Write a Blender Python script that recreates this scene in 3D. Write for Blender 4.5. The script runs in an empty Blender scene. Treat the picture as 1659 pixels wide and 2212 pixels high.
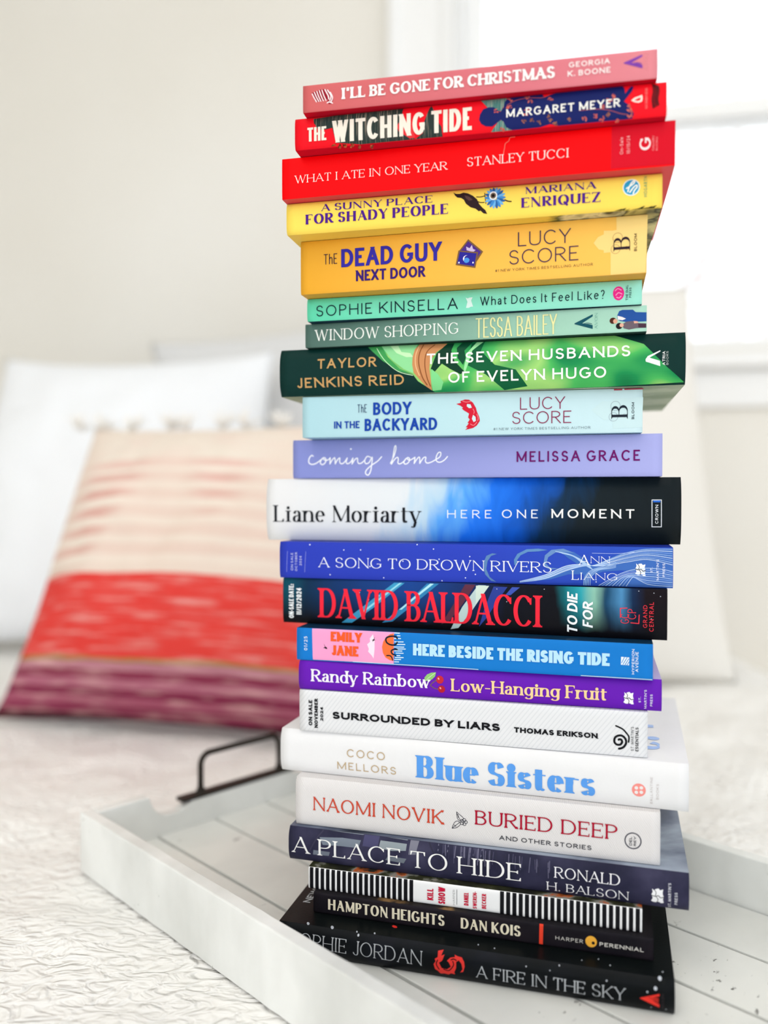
import bpy, bmesh, math, random
import numpy as np
from mathutils import Vector, Matrix, noise
from mathutils.geometry import tessellate_polygon
random.seed(7)
C = bpy.context.scene.collection
SC = bpy.context.scene
R_ = math.radians

# ---------------------------------------------------------------- camera
ZC = 0.900                      # camera height above the floor
PITCH = 1.1061                  # degrees down
F_PX = 1767.66                  # focal length for a 1659 x 2212 frame
BED_Z = ZC - 0.27612             # top of the bedspread
TRAY_Z = ZC - 0.26412           # top of the tray boards
cam = bpy.data.cameras.new('camera')
co = bpy.data.objects.new('camera', cam)
C.objects.link(co)
SC.camera = co
co.location = (0, 0, ZC)
co.rotation_euler = (R_(90 - PITCH), 0, 0)
cam.sensor_fit = 'VERTICAL'
cam.sensor_height = 36.0
cam.lens = 36.0 * F_PX / 2212
cam.clip_start = 0.02
cam.dof.use_dof = True
cam.dof.focus_distance = 0.475
cam.dof.aperture_fstop = 2.6

# ---------------------------------------------------------------- light
SC.view_settings.view_transform = 'Standard'
SC.view_settings.look = 'None'
SC.view_settings.exposure = 0.25
SC.view_settings.gamma = 1.0
SC.view_settings.use_curve_mapping = False
w = bpy.data.worlds.new('world')
SC.world = w
w.use_nodes = True
bg = w.node_tree.nodes['Background']
bg.inputs['Color'].default_value = (0.90, 0.95, 1.0, 1)
bg.inputs['Strength'].default_value = 1.5

def area(name, loc, target, sx, sy, power, col=(1, 1, 1)):
    l = bpy.data.lights.new(name, 'AREA')
    l.shape = 'RECTANGLE'; l.size = sx; l.size_y = sy; l.energy = power; l.color = col
    o = bpy.data.objects.new(name, l); C.objects.link(o)
    o.location = loc
    o.rotation_euler = (Vector(target) - Vector(loc)).to_track_quat('-Z', 'Y').to_euler()
    return o
# daylight from the windows behind and beside the photographer, plus an added ceiling fill
area('daylight_behind', (-1.5, -1.6, 1.7), (0.05, 0.5, 0.8), 1.5, 1.6, 2.0, (1.0, 0.985, 0.96))
area('ceiling_fill', (-0.3, -0.3, 2.55), (-0.2, 0.4, 0), 1.8, 1.8, 15, (1.0, 0.99, 0.98))  # no such source in the room; added to brighten bed and upward faces

# ---------------------------------------------------------------- measured books (metres) and their printing (millimetres on the spine)
BOOKS = {
 'christmas': {"fit": [-0.04471, 0.45706, -0.20329, 0.18724, 0.0151, 0.21196],
  "T": [
   ('t', "I'LL BE GONE FOR CHRISTMAS", 'fatserif', '#f0ece8', 22.12, 136.3, 5.16, 11.22, 0),
   ('a', 'GEORGIA', 'geob', '#f6eeea', 143.4, 163.8, 9.57, 12.26, 0),
   ('a', 'K. BOONE', 'geob', '#f6eeea', 142.82, 164.15, 5.0, 7.83, 0),
   ('e', 'AVON', 'serif', '#e59aa2', 181.01, 182.54, 4.93, 13.38, 1),
  ],
  "P": [
   ('p','e','#7a3fa0',1,[(170.7,9.3),(179.8,12.5),(179.8,11.5),(174.6,8.9)]),
   ('p','e','#7a3fa0',1,[(170.7,9.3),(174.6,8.9),(179.9,7.3),(179.9,5.5),(170.7,8.9)]),
   ('s','e','#7a3fa0',1,0.32,[(174.9,8.4),(177.1,8.7),(179.4,8.1)]),
   ('s','e','#7a3fa0',1,0.32,[(174.9,8.1),(177.1,8.3),(179.4,7.4)]),
   ('s','e','#7a3fa0',1,0.32,[(174.9,7.8),(177.1,7.8),(179.4,6.8)]),
   ('s','e','#7a3fa0',1,0.32,[(174.9,7.4),(177.1,7.3),(179.4,6.1)]),
   ('p','w','#8f0f25',0,[(4.8,10.2),(7.2,10.9),(10.2,11.7),(12.4,11.7),(15.1,10.6),(16.8,8.4),(17.3,5.9),(16.5,3.3),(14.8,3.3),(13.9,4.4),(14.3,5.8),(13.2,6.1),(10.2,5.5),(7.6,5.0)]),
   ('s','w','#f6dfe0',1,0.56,[(5.3,9.8),(6.4,7.6),(7.8,5.2)]),
   ('s','w','#f6dfe0',1,0.56,[(6.6,10.5),(7.7,7.9),(9.1,5.3)]),
   ('s','w','#f6dfe0',1,0.56,[(8.0,10.9),(9.0,8.1),(10.3,5.3)]),
   ('s','w','#f6dfe0',1,0.56,[(9.4,11.2),(10.4,8.3),(11.7,5.4)]),
   ('s','w','#f6dfe0',1,0.56,[(10.9,11.3),(11.9,8.4),(13.2,5.5)]),
   ('s','w','#f6dfe0',1,0.64,[(12.6,11.4),(14.4,8.0),(14.8,6.1)]),
   ('s','w','#f6dfe0',1,0.64,[(14.1,11.0),(16.0,7.8),(15.4,5.3)]),
   ('s','w','#f6dfe0',1,0.64,[(15.6,9.7),(16.9,6.8),(16.0,4.2)]),
   ('s','w','#f6dfe0',1,0.64,[(13.9,4.0),(15.1,4.5),(16.9,3.6)]),
  ]},
 'witching': {"fit": [-0.04974, 0.46424, -0.21335, 0.19867, 0.01769, 0.19427],
  "T": [
   ('t', 'THE', 'wob', '#e8dfd0', 7.43, 18.43, 3.78, 11.44, 0),
   ('t', 'WITCHING TIDE', 'wob', '#e8dfd0', 21.84, 99.26, 1.96, 13.9, 0),
   ('a', 'MARGARET MEYER', 'geob', '#f2efe6', 117.56, 175.62, 6.46, 10.76, 0),
   ('e', 'SCRIBNER', 'serifb', '#ef8c88', 188.07, 189.16, 4.12, 14.53, 1),
  ],
  "P": [
   ('p','w','HATCH',0,[(10.7,16.5),(22.5,17.4),(37.5,17.7),(61.8,17.4),(61.2,13.6),(61.8,7.2),(65.5,1.9),(68.4,0.2),(72.7,2.6),(73.5,8.9),(76.0,15.0),(77.2,17.6),(78.6,14.7),(79.2,10.4),(82.8,5.2),(83.4,-1.2),(66.9,-1.1),(37.5,-1.2),(24.0,1.9),(21.7,10.2),(17.9,9.7),(13.7,9.9),(11.2,13.8)]),
   ('p','w','#e2343a',1,[(58.2,7.5),(60.4,10.8),(64.0,10.5),(66.9,6.0),(68.4,0.9),(65.5,0.6),(59.6,4.5)]),
   ('e','w','#5a2412',2,23.29,0.81,0.53,0.29,50,0),
   ('e','w','#5a2412',2,22.1,0.97,0.6,0.29,164,0),
   ('e','w','#a2502c',2,22.54,1.11,0.83,0.29,21,0),
   ('e','w','#a2502c',2,22.21,0.89,0.53,0.44,174,0),
   ('e','w','#a2502c',2,23.17,0.84,0.68,0.28,168,0),
   ('e','w','#8a3a20',2,21.73,0.62,0.91,0.29,3,0),
   ('e','w','#5a2412',2,25.77,0.63,0.68,0.36,73,0),
   ('e','w','#a2502c',2,25.91,-0.31,0.76,0.44,75,0),
   ('e','w','#5a2412',2,25.09,-0.29,0.68,0.36,85,0),
   ('e','w','#8a3a20',2,26.32,-0.17,0.61,0.36,72,0),
   ('e','w','#8a3a20',2,26.14,-0.52,0.83,0.43,75,0),
   ('e','w','#5a2412',2,26.19,0.53,0.61,0.37,53,0),
   ('e','w','#8a3a20',2,28.39,-0.28,0.52,0.28,67,0),
   ('e','w','#a2502c',2,29.27,-0.54,0.68,0.36,27,0),
   ('e','w','#5a2412',2,28.97,0.46,0.52,0.44,104,0),
   ('e','w','#a2502c',2,28.52,-0.3,0.52,0.29,52,0),
   ('e','w','#a2502c',2,29.61,0.39,0.67,0.28,49,0),
   ('e','w','#5a2412',2,27.97,0.45,0.75,0.44,119,0),
   ('e','w','#a2502c',2,32.2,-0.97,0.6,0.43,143,0),
   ('e','w','#a2502c',2,33.64,0.03,0.6,0.29,156,0),
   ('e','w','#8a3a20',2,33.42,-0.54,0.6,0.36,5,0),
   ('e','w','#5a2412',2,32.88,0.43,0.9,0.29,2,0),
   ('e','w','#8a3a20',2,32.58,-0.39,0.6,0.29,144,0),
   ('e','w','#8a3a20',2,33.03,0.62,0.53,0.43,127,0),
   ('e','w','#5a2412',2,37.03,-1.91,0.89,0.35,4,0),
   ('e','w','#a2502c',2,37.01,-1.34,0.82,0.43,121,0),
   ('e','w','#a2502c',2,37.38,-0.93,0.75,0.43,121,0),
   ('e','w','#5a2412',2,37.11,-1.3,0.67,0.36,21,0),
   ('e','w','#5a2412',2,36.86,-0.78,0.6,0.43,8,0),
   ('e','w','#8a3a20',2,37.07,-1.09,0.82,0.43,65,0),
   ('e','w','#8a3a20',2,44.14,-2.38,0.81,0.35,151,0),
   ('e','w','#a2502c',2,43.97,-1.01,0.89,0.29,177,0),
   ('e','w','#a2502c',2,44.02,-1.76,0.89,0.43,113,0),
   ('e','w','#5a2412',2,44.58,-1.33,0.89,0.43,28,0),
   ('e','w','#5a2412',2,44.17,-2.14,0.52,0.43,170,0),
   ('e','w','#8a3a20',2,43.71,-1.67,0.82,0.28,17,0),
   ('p','w','TEAL',0,[(103.9,17.8),(110.9,17.9),(117.9,17.6),(116.8,13.7),(114.7,10.1),(110.2,11.6),(107.7,12.7),(106.0,14.8)]),
   ('p','w','TEAL',0,[(113.3,4.7),(115.1,5.6),(118.2,1.8),(120.6,-0.6),(113.7,-1.1),(109.5,-0.5),(110.9,1.8)]),
   ('p','w','#141f5c',1,[(103.1,6.7),(103.6,9.5),(105.3,12.1),(108.1,12.9),(110.9,12.7),(114.4,9.8),(116.1,12.1),(116.8,15.1),(118.5,18.4),(126.1,18.3),(136.3,17.9),(137.3,15.4),(140.4,16.5),(143.1,18.5),(153.8,18.5),(163.1,19.1),(173.6,18.6),(177.0,18.3),(177.9,15.7),(178.2,12.9),(179.8,15.1),(181.4,16.9),(182.4,16.0),(181.4,13.6),(179.5,11.3),(177.6,9.0),(179.5,7.4),(181.5,4.6),(182.5,2.5),(181.8,0.2),(177.6,-0.4),(169.8,0.2),(156.5,-0.1),(144.5,-0.3),(140.4,1.2),(135.0,0.2),(126.1,-0.4),(120.6,-0.2),(117.5,1.6),(116.1,4.5),(114.7,5.6),(110.2,2.6),(106.7,3.0),(104.3,4.5)]),
   ('e','w','#a8524c',2,128.94,15.69,0.54,0.41,115,0),
   ('e','w','#a8524c',2,127.47,16.76,0.68,0.28,16,0),
   ('e','w','#a8524c',2,128.46,16.28,0.68,0.35,110,0),
   ('e','w','#d06a58',2,129.38,16.54,0.48,0.34,46,0),
   ('e','w','#c4574e',2,128.36,15.37,0.48,0.35,23,0),
   ('e','w','#d06a58',2,127.95,15.92,0.68,0.28,118,0),
   ('e','w','#a8524c',2,130.82,13.87,0.82,0.34,147,0),
   ('e','w','#a8524c',2,129.29,14.07,0.75,0.34,60,0),
   ('e','w','#d06a58',2,129.08,13.93,0.48,0.27,111,0),
   ('e','w','#d06a58',2,129.19,13.52,0.68,0.27,48,0),
   ('e','w','#a8524c',2,130.85,13.23,0.48,0.41,105,0),
   ('e','w','#a8524c',2,130.61,14.3,0.69,0.41,151,0),
   ('e','w','#d06a58',2,119.29,16.06,0.55,0.35,107,0),
   ('e','w','#d06a58',2,118.64,16.62,0.62,0.27,36,0),
   ('e','w','#d06a58',2,120.29,15.22,0.76,0.41,34,0),
   ('e','w','#a8524c',2,118.95,16.37,0.48,0.35,39,0),
   ('e','w','#c4574e',2,119.27,16.37,0.69,0.35,16,0),
   ('e','w','#c4574e',2,119.63,15.6,0.62,0.28,152,0),
   ('e','w','#a8524c',2,127.36,9.59,0.69,0.34,24,0),
   ('e','w','#c4574e',2,128.31,10.06,0.75,0.34,85,0),
   ('e','w','#a8524c',2,128.51,9.25,0.61,0.28,61,0),
   ('e','w','#a8524c',2,129.35,10.4,0.55,0.28,23,0),
   ('e','w','#c4574e',2,128.98,9.67,0.82,0.34,129,0),
   ('e','w','#a8524c',2,128.99,9.82,0.48,0.34,115,0),
   ('e','w','#a8524c',2,127.82,7.22,0.76,0.35,73,0),
   ('e','w','#d06a58',2,126.63,7.5,0.75,0.34,168,0),
   ('e','w','#c4574e',2,127.16,7.07,0.48,0.41,156,0),
   ('e','w','#d06a58',2,127.22,7.42,0.48,0.28,160,0),
   ('e','w','#d06a58',2,128.33,7.06,0.82,0.41,137,0),
   ('e','w','#d06a58',2,128.47,7.57,0.75,0.28,103,0),
   ('e','w','#a8524c',2,120.18,11.5,0.62,0.27,9,0),
   ('e','w','#c4574e',2,117.91,12.09,0.83,0.28,47,0),
   ('e','w','#a8524c',2,119.96,12.54,0.55,0.28,122,0),
   ('e','w','#c4574e',2,119.16,12.43,0.76,0.41,18,0),
   ('e','w','#c4574e',2,118.35,11.4,0.82,0.41,1,0),
   ('e','w','#d06a58',2,118.59,11.99,0.76,0.27,142,0),
   ('e','w','#c4574e',2,140.58,13.65,0.74,0.28,25,0),
   ('e','w','#c4574e',2,141.61,13.67,0.61,0.28,126,0),
   ('e','w','#a8524c',2,141.44,13.46,0.74,0.35,15,0),
   ('e','w','#a8524c',2,139.86,14.83,0.68,0.27,24,0),
   ('e','w','#a8524c',2,139.58,14.19,0.81,0.34,39,0),
   ('e','w','#c4574e',2,140.33,14.55,0.67,0.27,7,0),
   ('e','w','#d06a58',2,169.5,10.42,0.6,0.34,144,0),
   ('e','w','#d06a58',2,170.26,9.79,0.72,0.27,175,0),
   ('e','w','#c4574e',2,171.3,10.08,0.78,0.27,138,0),
   ('e','w','#d06a58',2,170.53,9.72,0.79,0.34,92,0),
   ('e','w','#d06a58',2,171.45,10.49,0.52,0.33,116,0),
   ('e','w','#a8524c',2,169.47,11.05,0.79,0.34,166,0),
   ('e','w','#d06a58',2,171.97,12.36,0.59,0.4,142,0),
   ('e','w','#d06a58',2,172.95,11.71,0.72,0.34,86,0),
   ('e','w','#d06a58',2,172.78,11.99,0.78,0.41,167,0),
   ('e','w','#c4574e',2,171.97,12.85,0.78,0.27,71,0),
   ('e','w','#c4574e',2,172.55,12.41,0.79,0.33,38,0),
   ('e','w','#c4574e',2,172.28,11.24,0.66,0.34,44,0),
   ('e','w','#c4574e',2,163.84,2.84,0.52,0.4,135,0),
   ('e','w','#d06a58',2,164.06,3.63,0.47,0.27,160,0),
   ('e','w','#c4574e',2,163.68,3.13,0.8,0.27,123,0),
   ('e','w','#a8524c',2,162.91,2.33,0.59,0.34,0,0),
   ('e','w','#c4574e',2,163.93,2.19,0.6,0.41,55,0),
   ('e','w','#a8524c',2,162.83,3.67,0.6,0.34,123,0),
   ('e','w','#c4574e',2,167.62,1.43,0.46,0.34,167,0),
   ('e','w','#c4574e',2,167.03,0.38,0.79,0.34,71,0),
   ('e','w','#d06a58',2,165.73,0.9,0.47,0.33,50,0),
   ('e','w','#c4574e',2,165.85,1.09,0.79,0.4,26,0),
   ('e','w','#c4574e',2,166.97,0.89,0.79,0.33,159,0),
   ('e','w','#a8524c',2,167.41,2.08,0.72,0.4,105,0),
   ('e','w','#d06a58',2,174.6,-0.23,0.59,0.27,135,0),
   ('e','w','#c4574e',2,174.87,0.28,0.45,0.4,136,0),
   ('e','w','#d06a58',2,173.78,-0.56,0.59,0.27,82,0),
   ('e','w','#c4574e',2,174.38,0.42,0.66,0.34,1,0),
   ('e','w','#a8524c',2,174.9,-0.05,0.52,0.27,173,0),
   ('e','w','#a8524c',2,174.68,-0.63,0.46,0.4,75,0),
   ('e','w','#a8524c',2,180.52,6.02,0.52,0.4,52,0),
   ('e','w','#a8524c',2,180.5,5.66,0.59,0.26,101,0),
   ('e','w','#a8524c',2,180.0,6.23,0.78,0.27,97,0),
   ('e','w','#c4574e',2,180.25,6.84,0.78,0.4,94,0),
   ('e','w','#a8524c',2,180.1,6.85,0.72,0.27,167,0),
   ('e','w','#d06a58',2,179.66,6.31,0.52,0.4,6,0),
   ('e','w','#c4574e',2,181.49,1.2,0.71,0.27,168,0),
   ('e','w','#d06a58',2,180.45,1.04,0.66,0.4,29,0),
   ('e','w','#a8524c',2,179.87,1.53,0.65,0.41,141,0),
   ('e','w','#d06a58',2,179.53,1.72,0.65,0.34,84,0),
   ('e','w','#d06a58',2,181.19,1.89,0.78,0.33,52,0),
   ('e','w','#d06a58',2,180.24,1.06,0.46,0.33,50,0),
   ('e','w','#d06a58',2,181.02,4.58,0.78,0.4,97,0),
   ('e','w','#a8524c',2,180.57,4.48,0.65,0.34,107,0),
   ('e','w','#d06a58',2,179.81,3.98,0.78,0.34,134,0),
   ('e','w','#c4574e',2,181.24,3.67,0.78,0.4,41,0),
   ('e','w','#a8524c',2,181.66,3.04,0.52,0.34,48,0),
   ('e','w','#d06a58',2,179.53,4.42,0.65,0.4,159,0),
   ('e','w','#a8524c',2,167.54,7.33,0.79,0.34,121,0),
   ('e','w','#c4574e',2,167.37,8.15,0.66,0.27,177,0),
   ('e','w','#c4574e',2,167.28,6.42,0.59,0.27,121,0),
   ('e','w','#c4574e',2,166.78,7.34,0.46,0.41,1,0),
   ('e','w','#a8524c',2,166.48,6.77,0.66,0.4,100,0),
   ('e','w','#a8524c',2,167.79,7.0,0.59,0.4,30,0),
   ('e','w','#d06a58',2,158.62,1.41,0.67,0.4,89,0),
   ('e','w','#a8524c',2,157.91,2.82,0.6,0.34,75,0),
   ('e','w','#d06a58',2,158.62,2.56,0.53,0.28,130,0),
   ('e','w','#c4574e',2,158.78,1.95,0.6,0.41,105,0),
   ('e','w','#d06a58',2,156.93,2.52,0.6,0.4,101,0),
   ('e','w','#a8524c',2,157.21,2.09,0.73,0.41,84,0),
   ('e','w','#a8524c',2,112.85,9.92,0.69,0.41,146,0),
   ('e','w','#c4574e',2,111.42,9.94,0.49,0.35,40,0),
   ('e','w','#c4574e',2,112.94,10.04,0.69,0.28,19,0),
   ('e','w','#d06a58',2,112.16,11.32,0.56,0.35,26,0),
   ('e','w','#c4574e',2,111.6,9.99,0.49,0.35,1,0),
   ('e','w','#c4574e',2,111.73,11.26,0.83,0.34,25,0),
   ('e','w','#d06a58',2,115.73,0.82,0.69,0.35,122,0),
   ('e','w','#c4574e',2,114.68,1.21,0.83,0.41,67,0),
   ('e','w','#a8524c',2,114.46,1.05,0.48,0.41,4,0),
   ('e','w','#c4574e',2,115.75,0.26,0.77,0.35,118,0),
   ('e','w','#c4574e',2,116.16,0.59,0.83,0.35,132,0),
   ('e','w','#c4574e',2,116.23,0.82,0.69,0.34,108,0),
   ('e','w','#a06048',2,126.66,3.1,0.68,0.34,141,0),
   ('e','w','#a06048',2,125.88,4.11,0.62,0.34,112,0),
   ('e','w','#a06048',2,127.0,4.23,0.48,0.35,151,0),
   ('e','w','#7a4a3a',2,127.43,4.05,0.55,0.34,46,0),
   ('e','w','#7a4a3a',2,126.83,4.03,0.54,0.34,44,0),
   ('e','w','#8c5a40',2,127.5,3.87,0.75,0.27,163,0),
   ('e','w','#8c5a40',2,130.32,3.54,0.55,0.42,159,0),
   ('e','w','#7a4a3a',2,130.99,4.53,0.75,0.34,40,0),
   ('e','w','#7a4a3a',2,131.76,3.32,0.48,0.34,155,0),
   ('e','w','#7a4a3a',2,131.01,3.88,0.47,0.34,47,0),
   ('e','w','#7a4a3a',2,130.58,3.95,0.61,0.34,53,0),
   ('e','w','#7a4a3a',2,130.39,4.42,0.48,0.42,169,0),
   ('e','w','#8c5a40',2,134.93,3.03,0.48,0.41,98,0),
   ('e','w','#a06048',2,134.69,2.69,0.54,0.34,39,0),
   ('e','w','#8c5a40',2,135.26,1.86,0.75,0.41,111,0),
   ('e','w','#7a4a3a',2,133.89,3.1,0.61,0.27,2,0),
   ('e','w','#7a4a3a',2,134.89,2.89,0.54,0.41,63,0),
   ('e','w','#7a4a3a',2,134.88,3.17,0.47,0.27,16,0),
   ('e','w','#7a4a3a',2,139.24,4.67,0.74,0.35,2,0),
   ('e','w','#8c5a40',2,139.66,5.2,0.54,0.41,8,0),
   ('e','w','#8c5a40',2,139.15,4.75,0.55,0.34,51,0),
   ('e','w','#7a4a3a',2,139.97,5.17,0.48,0.34,154,0),
   ('e','w','#7a4a3a',2,139.75,4.9,0.81,0.41,18,0),
   ('e','w','#8c5a40',2,139.46,5.55,0.75,0.27,74,0),
   ('e','w','#a06048',2,140.46,2.43,0.47,0.41,17,0),
   ('e','w','#a06048',2,140.65,3.2,0.74,0.34,95,0),
   ('e','w','#8c5a40',2,140.94,3.52,0.81,0.27,152,0),
   ('e','w','#7a4a3a',2,141.4,3.09,0.54,0.27,143,0),
   ('e','w','#8c5a40',2,139.74,3.28,0.74,0.27,141,0),
   ('e','w','#7a4a3a',2,140.36,2.7,0.74,0.35,33,0),
   ('e','w','#8c5a40',2,143.52,1.75,0.47,0.34,62,0),
   ('e','w','#a06048',2,142.67,1.18,0.61,0.35,159,0),
   ('e','w','#7a4a3a',2,143.0,0.63,0.48,0.41,57,0),
   ('e','w','#7a4a3a',2,143.9,0.68,0.54,0.28,76,0),
   ('e','w','#a06048',2,142.06,1.44,0.61,0.41,179,0),
   ('e','w','#a06048',2,142.96,1.59,0.74,0.27,146,0),
   ('e','w','#7a4a3a',2,150.55,2.71,0.6,0.41,173,0),
   ('e','w','#a06048',2,149.67,2.86,0.46,0.27,132,0),
   ('e','w','#8c5a40',2,149.63,2.64,0.74,0.41,130,0),
   ('e','w','#a06048',2,150.45,1.86,0.6,0.28,15,0),
   ('e','w','#8c5a40',2,149.7,2.75,0.54,0.34,169,0),
   ('e','w','#a06048',2,150.07,2.92,0.73,0.4,81,0),
   ('e','w','#a06048',2,169.04,2.76,0.59,0.34,127,0),
   ('e','w','#8c5a40',2,169.54,3.66,0.66,0.27,49,0),
   ('e','w','#7a4a3a',2,170.13,3.84,0.72,0.41,98,0),
   ('e','w','#8c5a40',2,170.17,2.73,0.6,0.27,74,0),
   ('e','w','#a06048',2,170.24,3.04,0.73,0.4,23,0),
   ('e','w','#7a4a3a',2,169.47,2.26,0.73,0.27,145,0),
   ('s','w','#a8524c',2,0.32,[(117.8,12.9),(122.6,15.2),(129.5,15.9),(136.3,15.2),(140.4,16.5)]),
   ('s','w','#a8524c',2,0.32,[(155.2,6.5),(163.1,6.4),(169.7,5.4),(175.6,3.1),(179.6,2.1)]),
   ('p','e','#f6e6d8',1,[(181.2,9.1),(182.8,10.3),(184.8,10.8),(186.5,11.4),(186.8,9.5),(186.4,8.1),(184.8,7.6),(182.8,8.1)]),
   ('p','e','#e3202c',2,[(182.5,9.0),(184.4,9.9),(185.9,10.3),(185.8,8.8),(184.4,8.4)]),
   ('s','w','#4a1418',1,0.48,[(191.6,16.9),(192.0,12.8),(191.4,8.9),(192.0,4.1)]),
   ('s','w','#4a1418',1,0.48,[(192.2,16.6),(192.6,12.8),(192.0,8.8),(192.5,4.3)]),
   ('s','w','#4a1418',1,0.48,[(192.8,16.2),(193.2,12.7),(192.6,8.8),(193.1,4.6)]),
   ('s','w','#4a1418',1,0.48,[(193.4,15.9),(193.8,12.7),(193.2,8.7),(193.7,4.9)]),
   ('s','w','#4a1418',1,0.48,[(193.9,15.6),(194.3,12.6),(193.7,8.7),(194.3,5.2)]),
   ('s','w','#4a1418',1,0.48,[(194.5,15.2),(194.9,12.5),(194.3,8.6),(194.8,5.4)]),
  ]},
 'tucci': {"fit": [-0.05864, 0.47525, -0.23146, 0.21472, 0.02343, 0.17084],
  "T": [
   ('t', 'WHAT I ATE IN ONE YEAR', 'serif', '#fbd9d2', 7.97, 95.89, 8.41, 12.88, 0),
   ('a', 'STANLEY TUCCI', 'serif', '#fbd9d2', 106.95, 161.02, 8.99, 13.82, 0),
   ('d', 'On-Sale', 'geo', '#f4b8b8', 187.15, 188.8, 7.93, 16.79, 1),
   ('d', '10/15/24', 'geo', '#f4b8b8', 190.58, 192.22, 7.95, 17.2, 1),
   ('e', 'G', 'fatserif', '#f8dcdc', 197.01, 202.55, 8.98, 15.48, 1),
   ('e', 'GALLERY', 'serif', '#f4b8b8', 203.33, 204.31, 8.46, 16.09, 1),
   ('e', 'BOOKS', 'serif', '#f4b8b8', 205.09, 206.0, 8.29, 15.24, 1),
  ],
  "P": [
   ('p','w','#d00a22',0,[(183.1,23.8),(214.8,24.0),(214.3,0.7),(182.6,1.1)]),
   ('s','w','#f08070',1,0.32,[(132.7,23.7),(130.2,22.5),(129.4,20.7),(127.7,19.5),(127.2,17.1),(126.6,14.0)]),
  ]},
 'sunny': {"fit": [-0.05647, 0.48172, -0.22179, 0.20858, 0.01842, 0.15242],
  "T": [
   ('t', 'A SUNNY PLACE', 'flare', '#4a1a86', 21.09, 86.0, 11.93, 15.93, 0),
   ('t', 'FOR SHADY PEOPLE', 'flare', '#4a1a86', 11.85, 94.84, 4.98, 10.58, 0),
   ('a', 'MARIANA', 'flare', '#4a1a86', 137.4, 174.7, 12.38, 16.23, 0),
   ('a', 'ENRIQUEZ', 'flare', '#4a1a86', 135.3, 177.05, 5.12, 10.4, 0),
   ('e', 'HOGARTH', 'geo', '#58a07a', 199.19, 200.93, 5.85, 16.91, 1),
  ],
  "P": [
   ('p','w','#2c1c1e',1,[(97.8,16.6),(99.3,15.7),(101.4,15.5),(103.5,16.1),(106.0,15.4),(108.6,13.9),(111.0,11.7),(112.2,9.0),(113.8,7.1),(115.6,5.4),(116.6,3.3),(114.6,3.7),(112.8,5.4),(112.0,5.0),(110.2,6.6),(107.4,7.6),(104.8,9.8),(103.7,12.0),(102.2,13.1),(100.1,13.5),(98.8,14.7)]),
   ('p','w','#553b38',2,[(104.0,14.5),(106.6,13.5),(108.6,11.6),(106.6,11.2),(104.8,12.7)]),
   ('s','w','#2c1c1e',1,0.48,[(110.7,13.0),(112.9,12.8),(115.2,13.2)]),
   ('s','w','#2c1c1e',1,0.48,[(110.7,10.8),(112.9,9.8),(115.0,9.7)]),
   ('s','w','#2c1c1e',1,0.4,[(115.2,14.8),(115.5,11.9),(115.9,8.9)]),
   ('e','w','#3f86c8',2,124.28,11.52,2.44,0.79,0,0),
   ('e','w','#2a5f9e',2,124.08,10.31,2.44,0.79,-19,0),
   ('e','w','#6aaee0',2,123.51,9.27,2.44,0.79,-39,0),
   ('e','w','#3f86c8',2,122.64,8.54,2.44,0.79,-59,0),
   ('e','w','#2a5f9e',2,121.56,8.2,2.44,0.79,-79,0),
   ('e','w','#6aaee0',2,120.4,8.29,2.45,0.79,-99,0),
   ('e','w','#3f86c8',2,119.32,8.8,2.45,0.79,-119,0),
   ('e','w','#2a5f9e',2,118.44,9.67,2.45,0.79,-139,0),
   ('e','w','#6aaee0',2,117.86,10.8,2.45,0.79,-159,0),
   ('e','w','#3f86c8',2,117.65,12.05,2.46,0.79,-179,0),
   ('e','w','#2a5f9e',2,117.85,13.26,2.45,0.79,-199,0),
   ('e','w','#6aaee0',2,118.42,14.3,2.46,0.79,-219,0),
   ('e','w','#3f86c8',2,119.3,15.03,2.45,0.79,-239,0),
   ('e','w','#2a5f9e',2,120.39,15.37,2.44,0.79,-259,0),
   ('e','w','#6aaee0',2,121.54,15.28,2.44,0.79,-279,0),
   ('e','w','#3f86c8',2,122.62,14.76,2.44,0.79,-299,0),
   ('e','w','#2a5f9e',2,123.5,13.89,2.44,0.79,-319,0),
   ('e','w','#6aaee0',2,124.08,12.76,2.44,0.79,-339,0),
   ('e','w','#e8ecea',3,119.89,12.95,2.23,2.37,0,0),
   ('e','w','#6b5a4a',4,119.89,12.95,1.58,1.65,0,0),
   ('e','w','#16100e',5,119.89,12.95,0.86,0.86,0,0),
   ('s','w','#2c1c1e',1,0.64,[(126.2,10.2),(128.0,9.3),(129.7,9.0)]),
   ('e','e','#e8f2ee',1,192.84,11.49,4.42,4.44,0,0),
   ('e','e','#2f9ac4',2,192.84,11.49,3.89,3.89,0,0),
   ('s','e','#f0f4ea',3,0.72,[(191.1,9.3),(191.8,11.7),(193.1,14.0),(194.3,14.8),(194.4,13.9),(193.1,12.7),(190.4,11.1)]),
   ('s','e','#f0f4ea',3,0.72,[(192.1,8.9),(193.8,11.2),(195.4,12.4),(195.8,11.4),(194.5,9.8),(193.8,8.1)]),
   ('p','w','#26301c',1,[(179.4,-3.5),(182.7,-0.7),(183.9,-0.5),(182.4,-3.1)]),
   ('p','w','#3c4a20',1,[(182.1,-3.0),(185.4,-0.2),(186.6,0.0),(185.1,-2.6)]),
   ('p','w','#1c1c18',1,[(184.2,-2.1),(187.4,0.7),(188.6,0.9),(187.1,-1.8)]),
   ('p','w','#26301c',1,[(186.2,-1.9),(189.4,0.9),(190.6,1.1),(189.2,-1.6)]),
   ('p','w','#3c4a20',1,[(188.2,-2.4),(191.4,0.4),(192.6,0.6),(191.2,-2.1)]),
   ('p','w','#1c1c18',1,[(192.6,-2.4),(195.8,0.4),(197.0,0.6),(195.5,-2.0)]),
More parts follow.
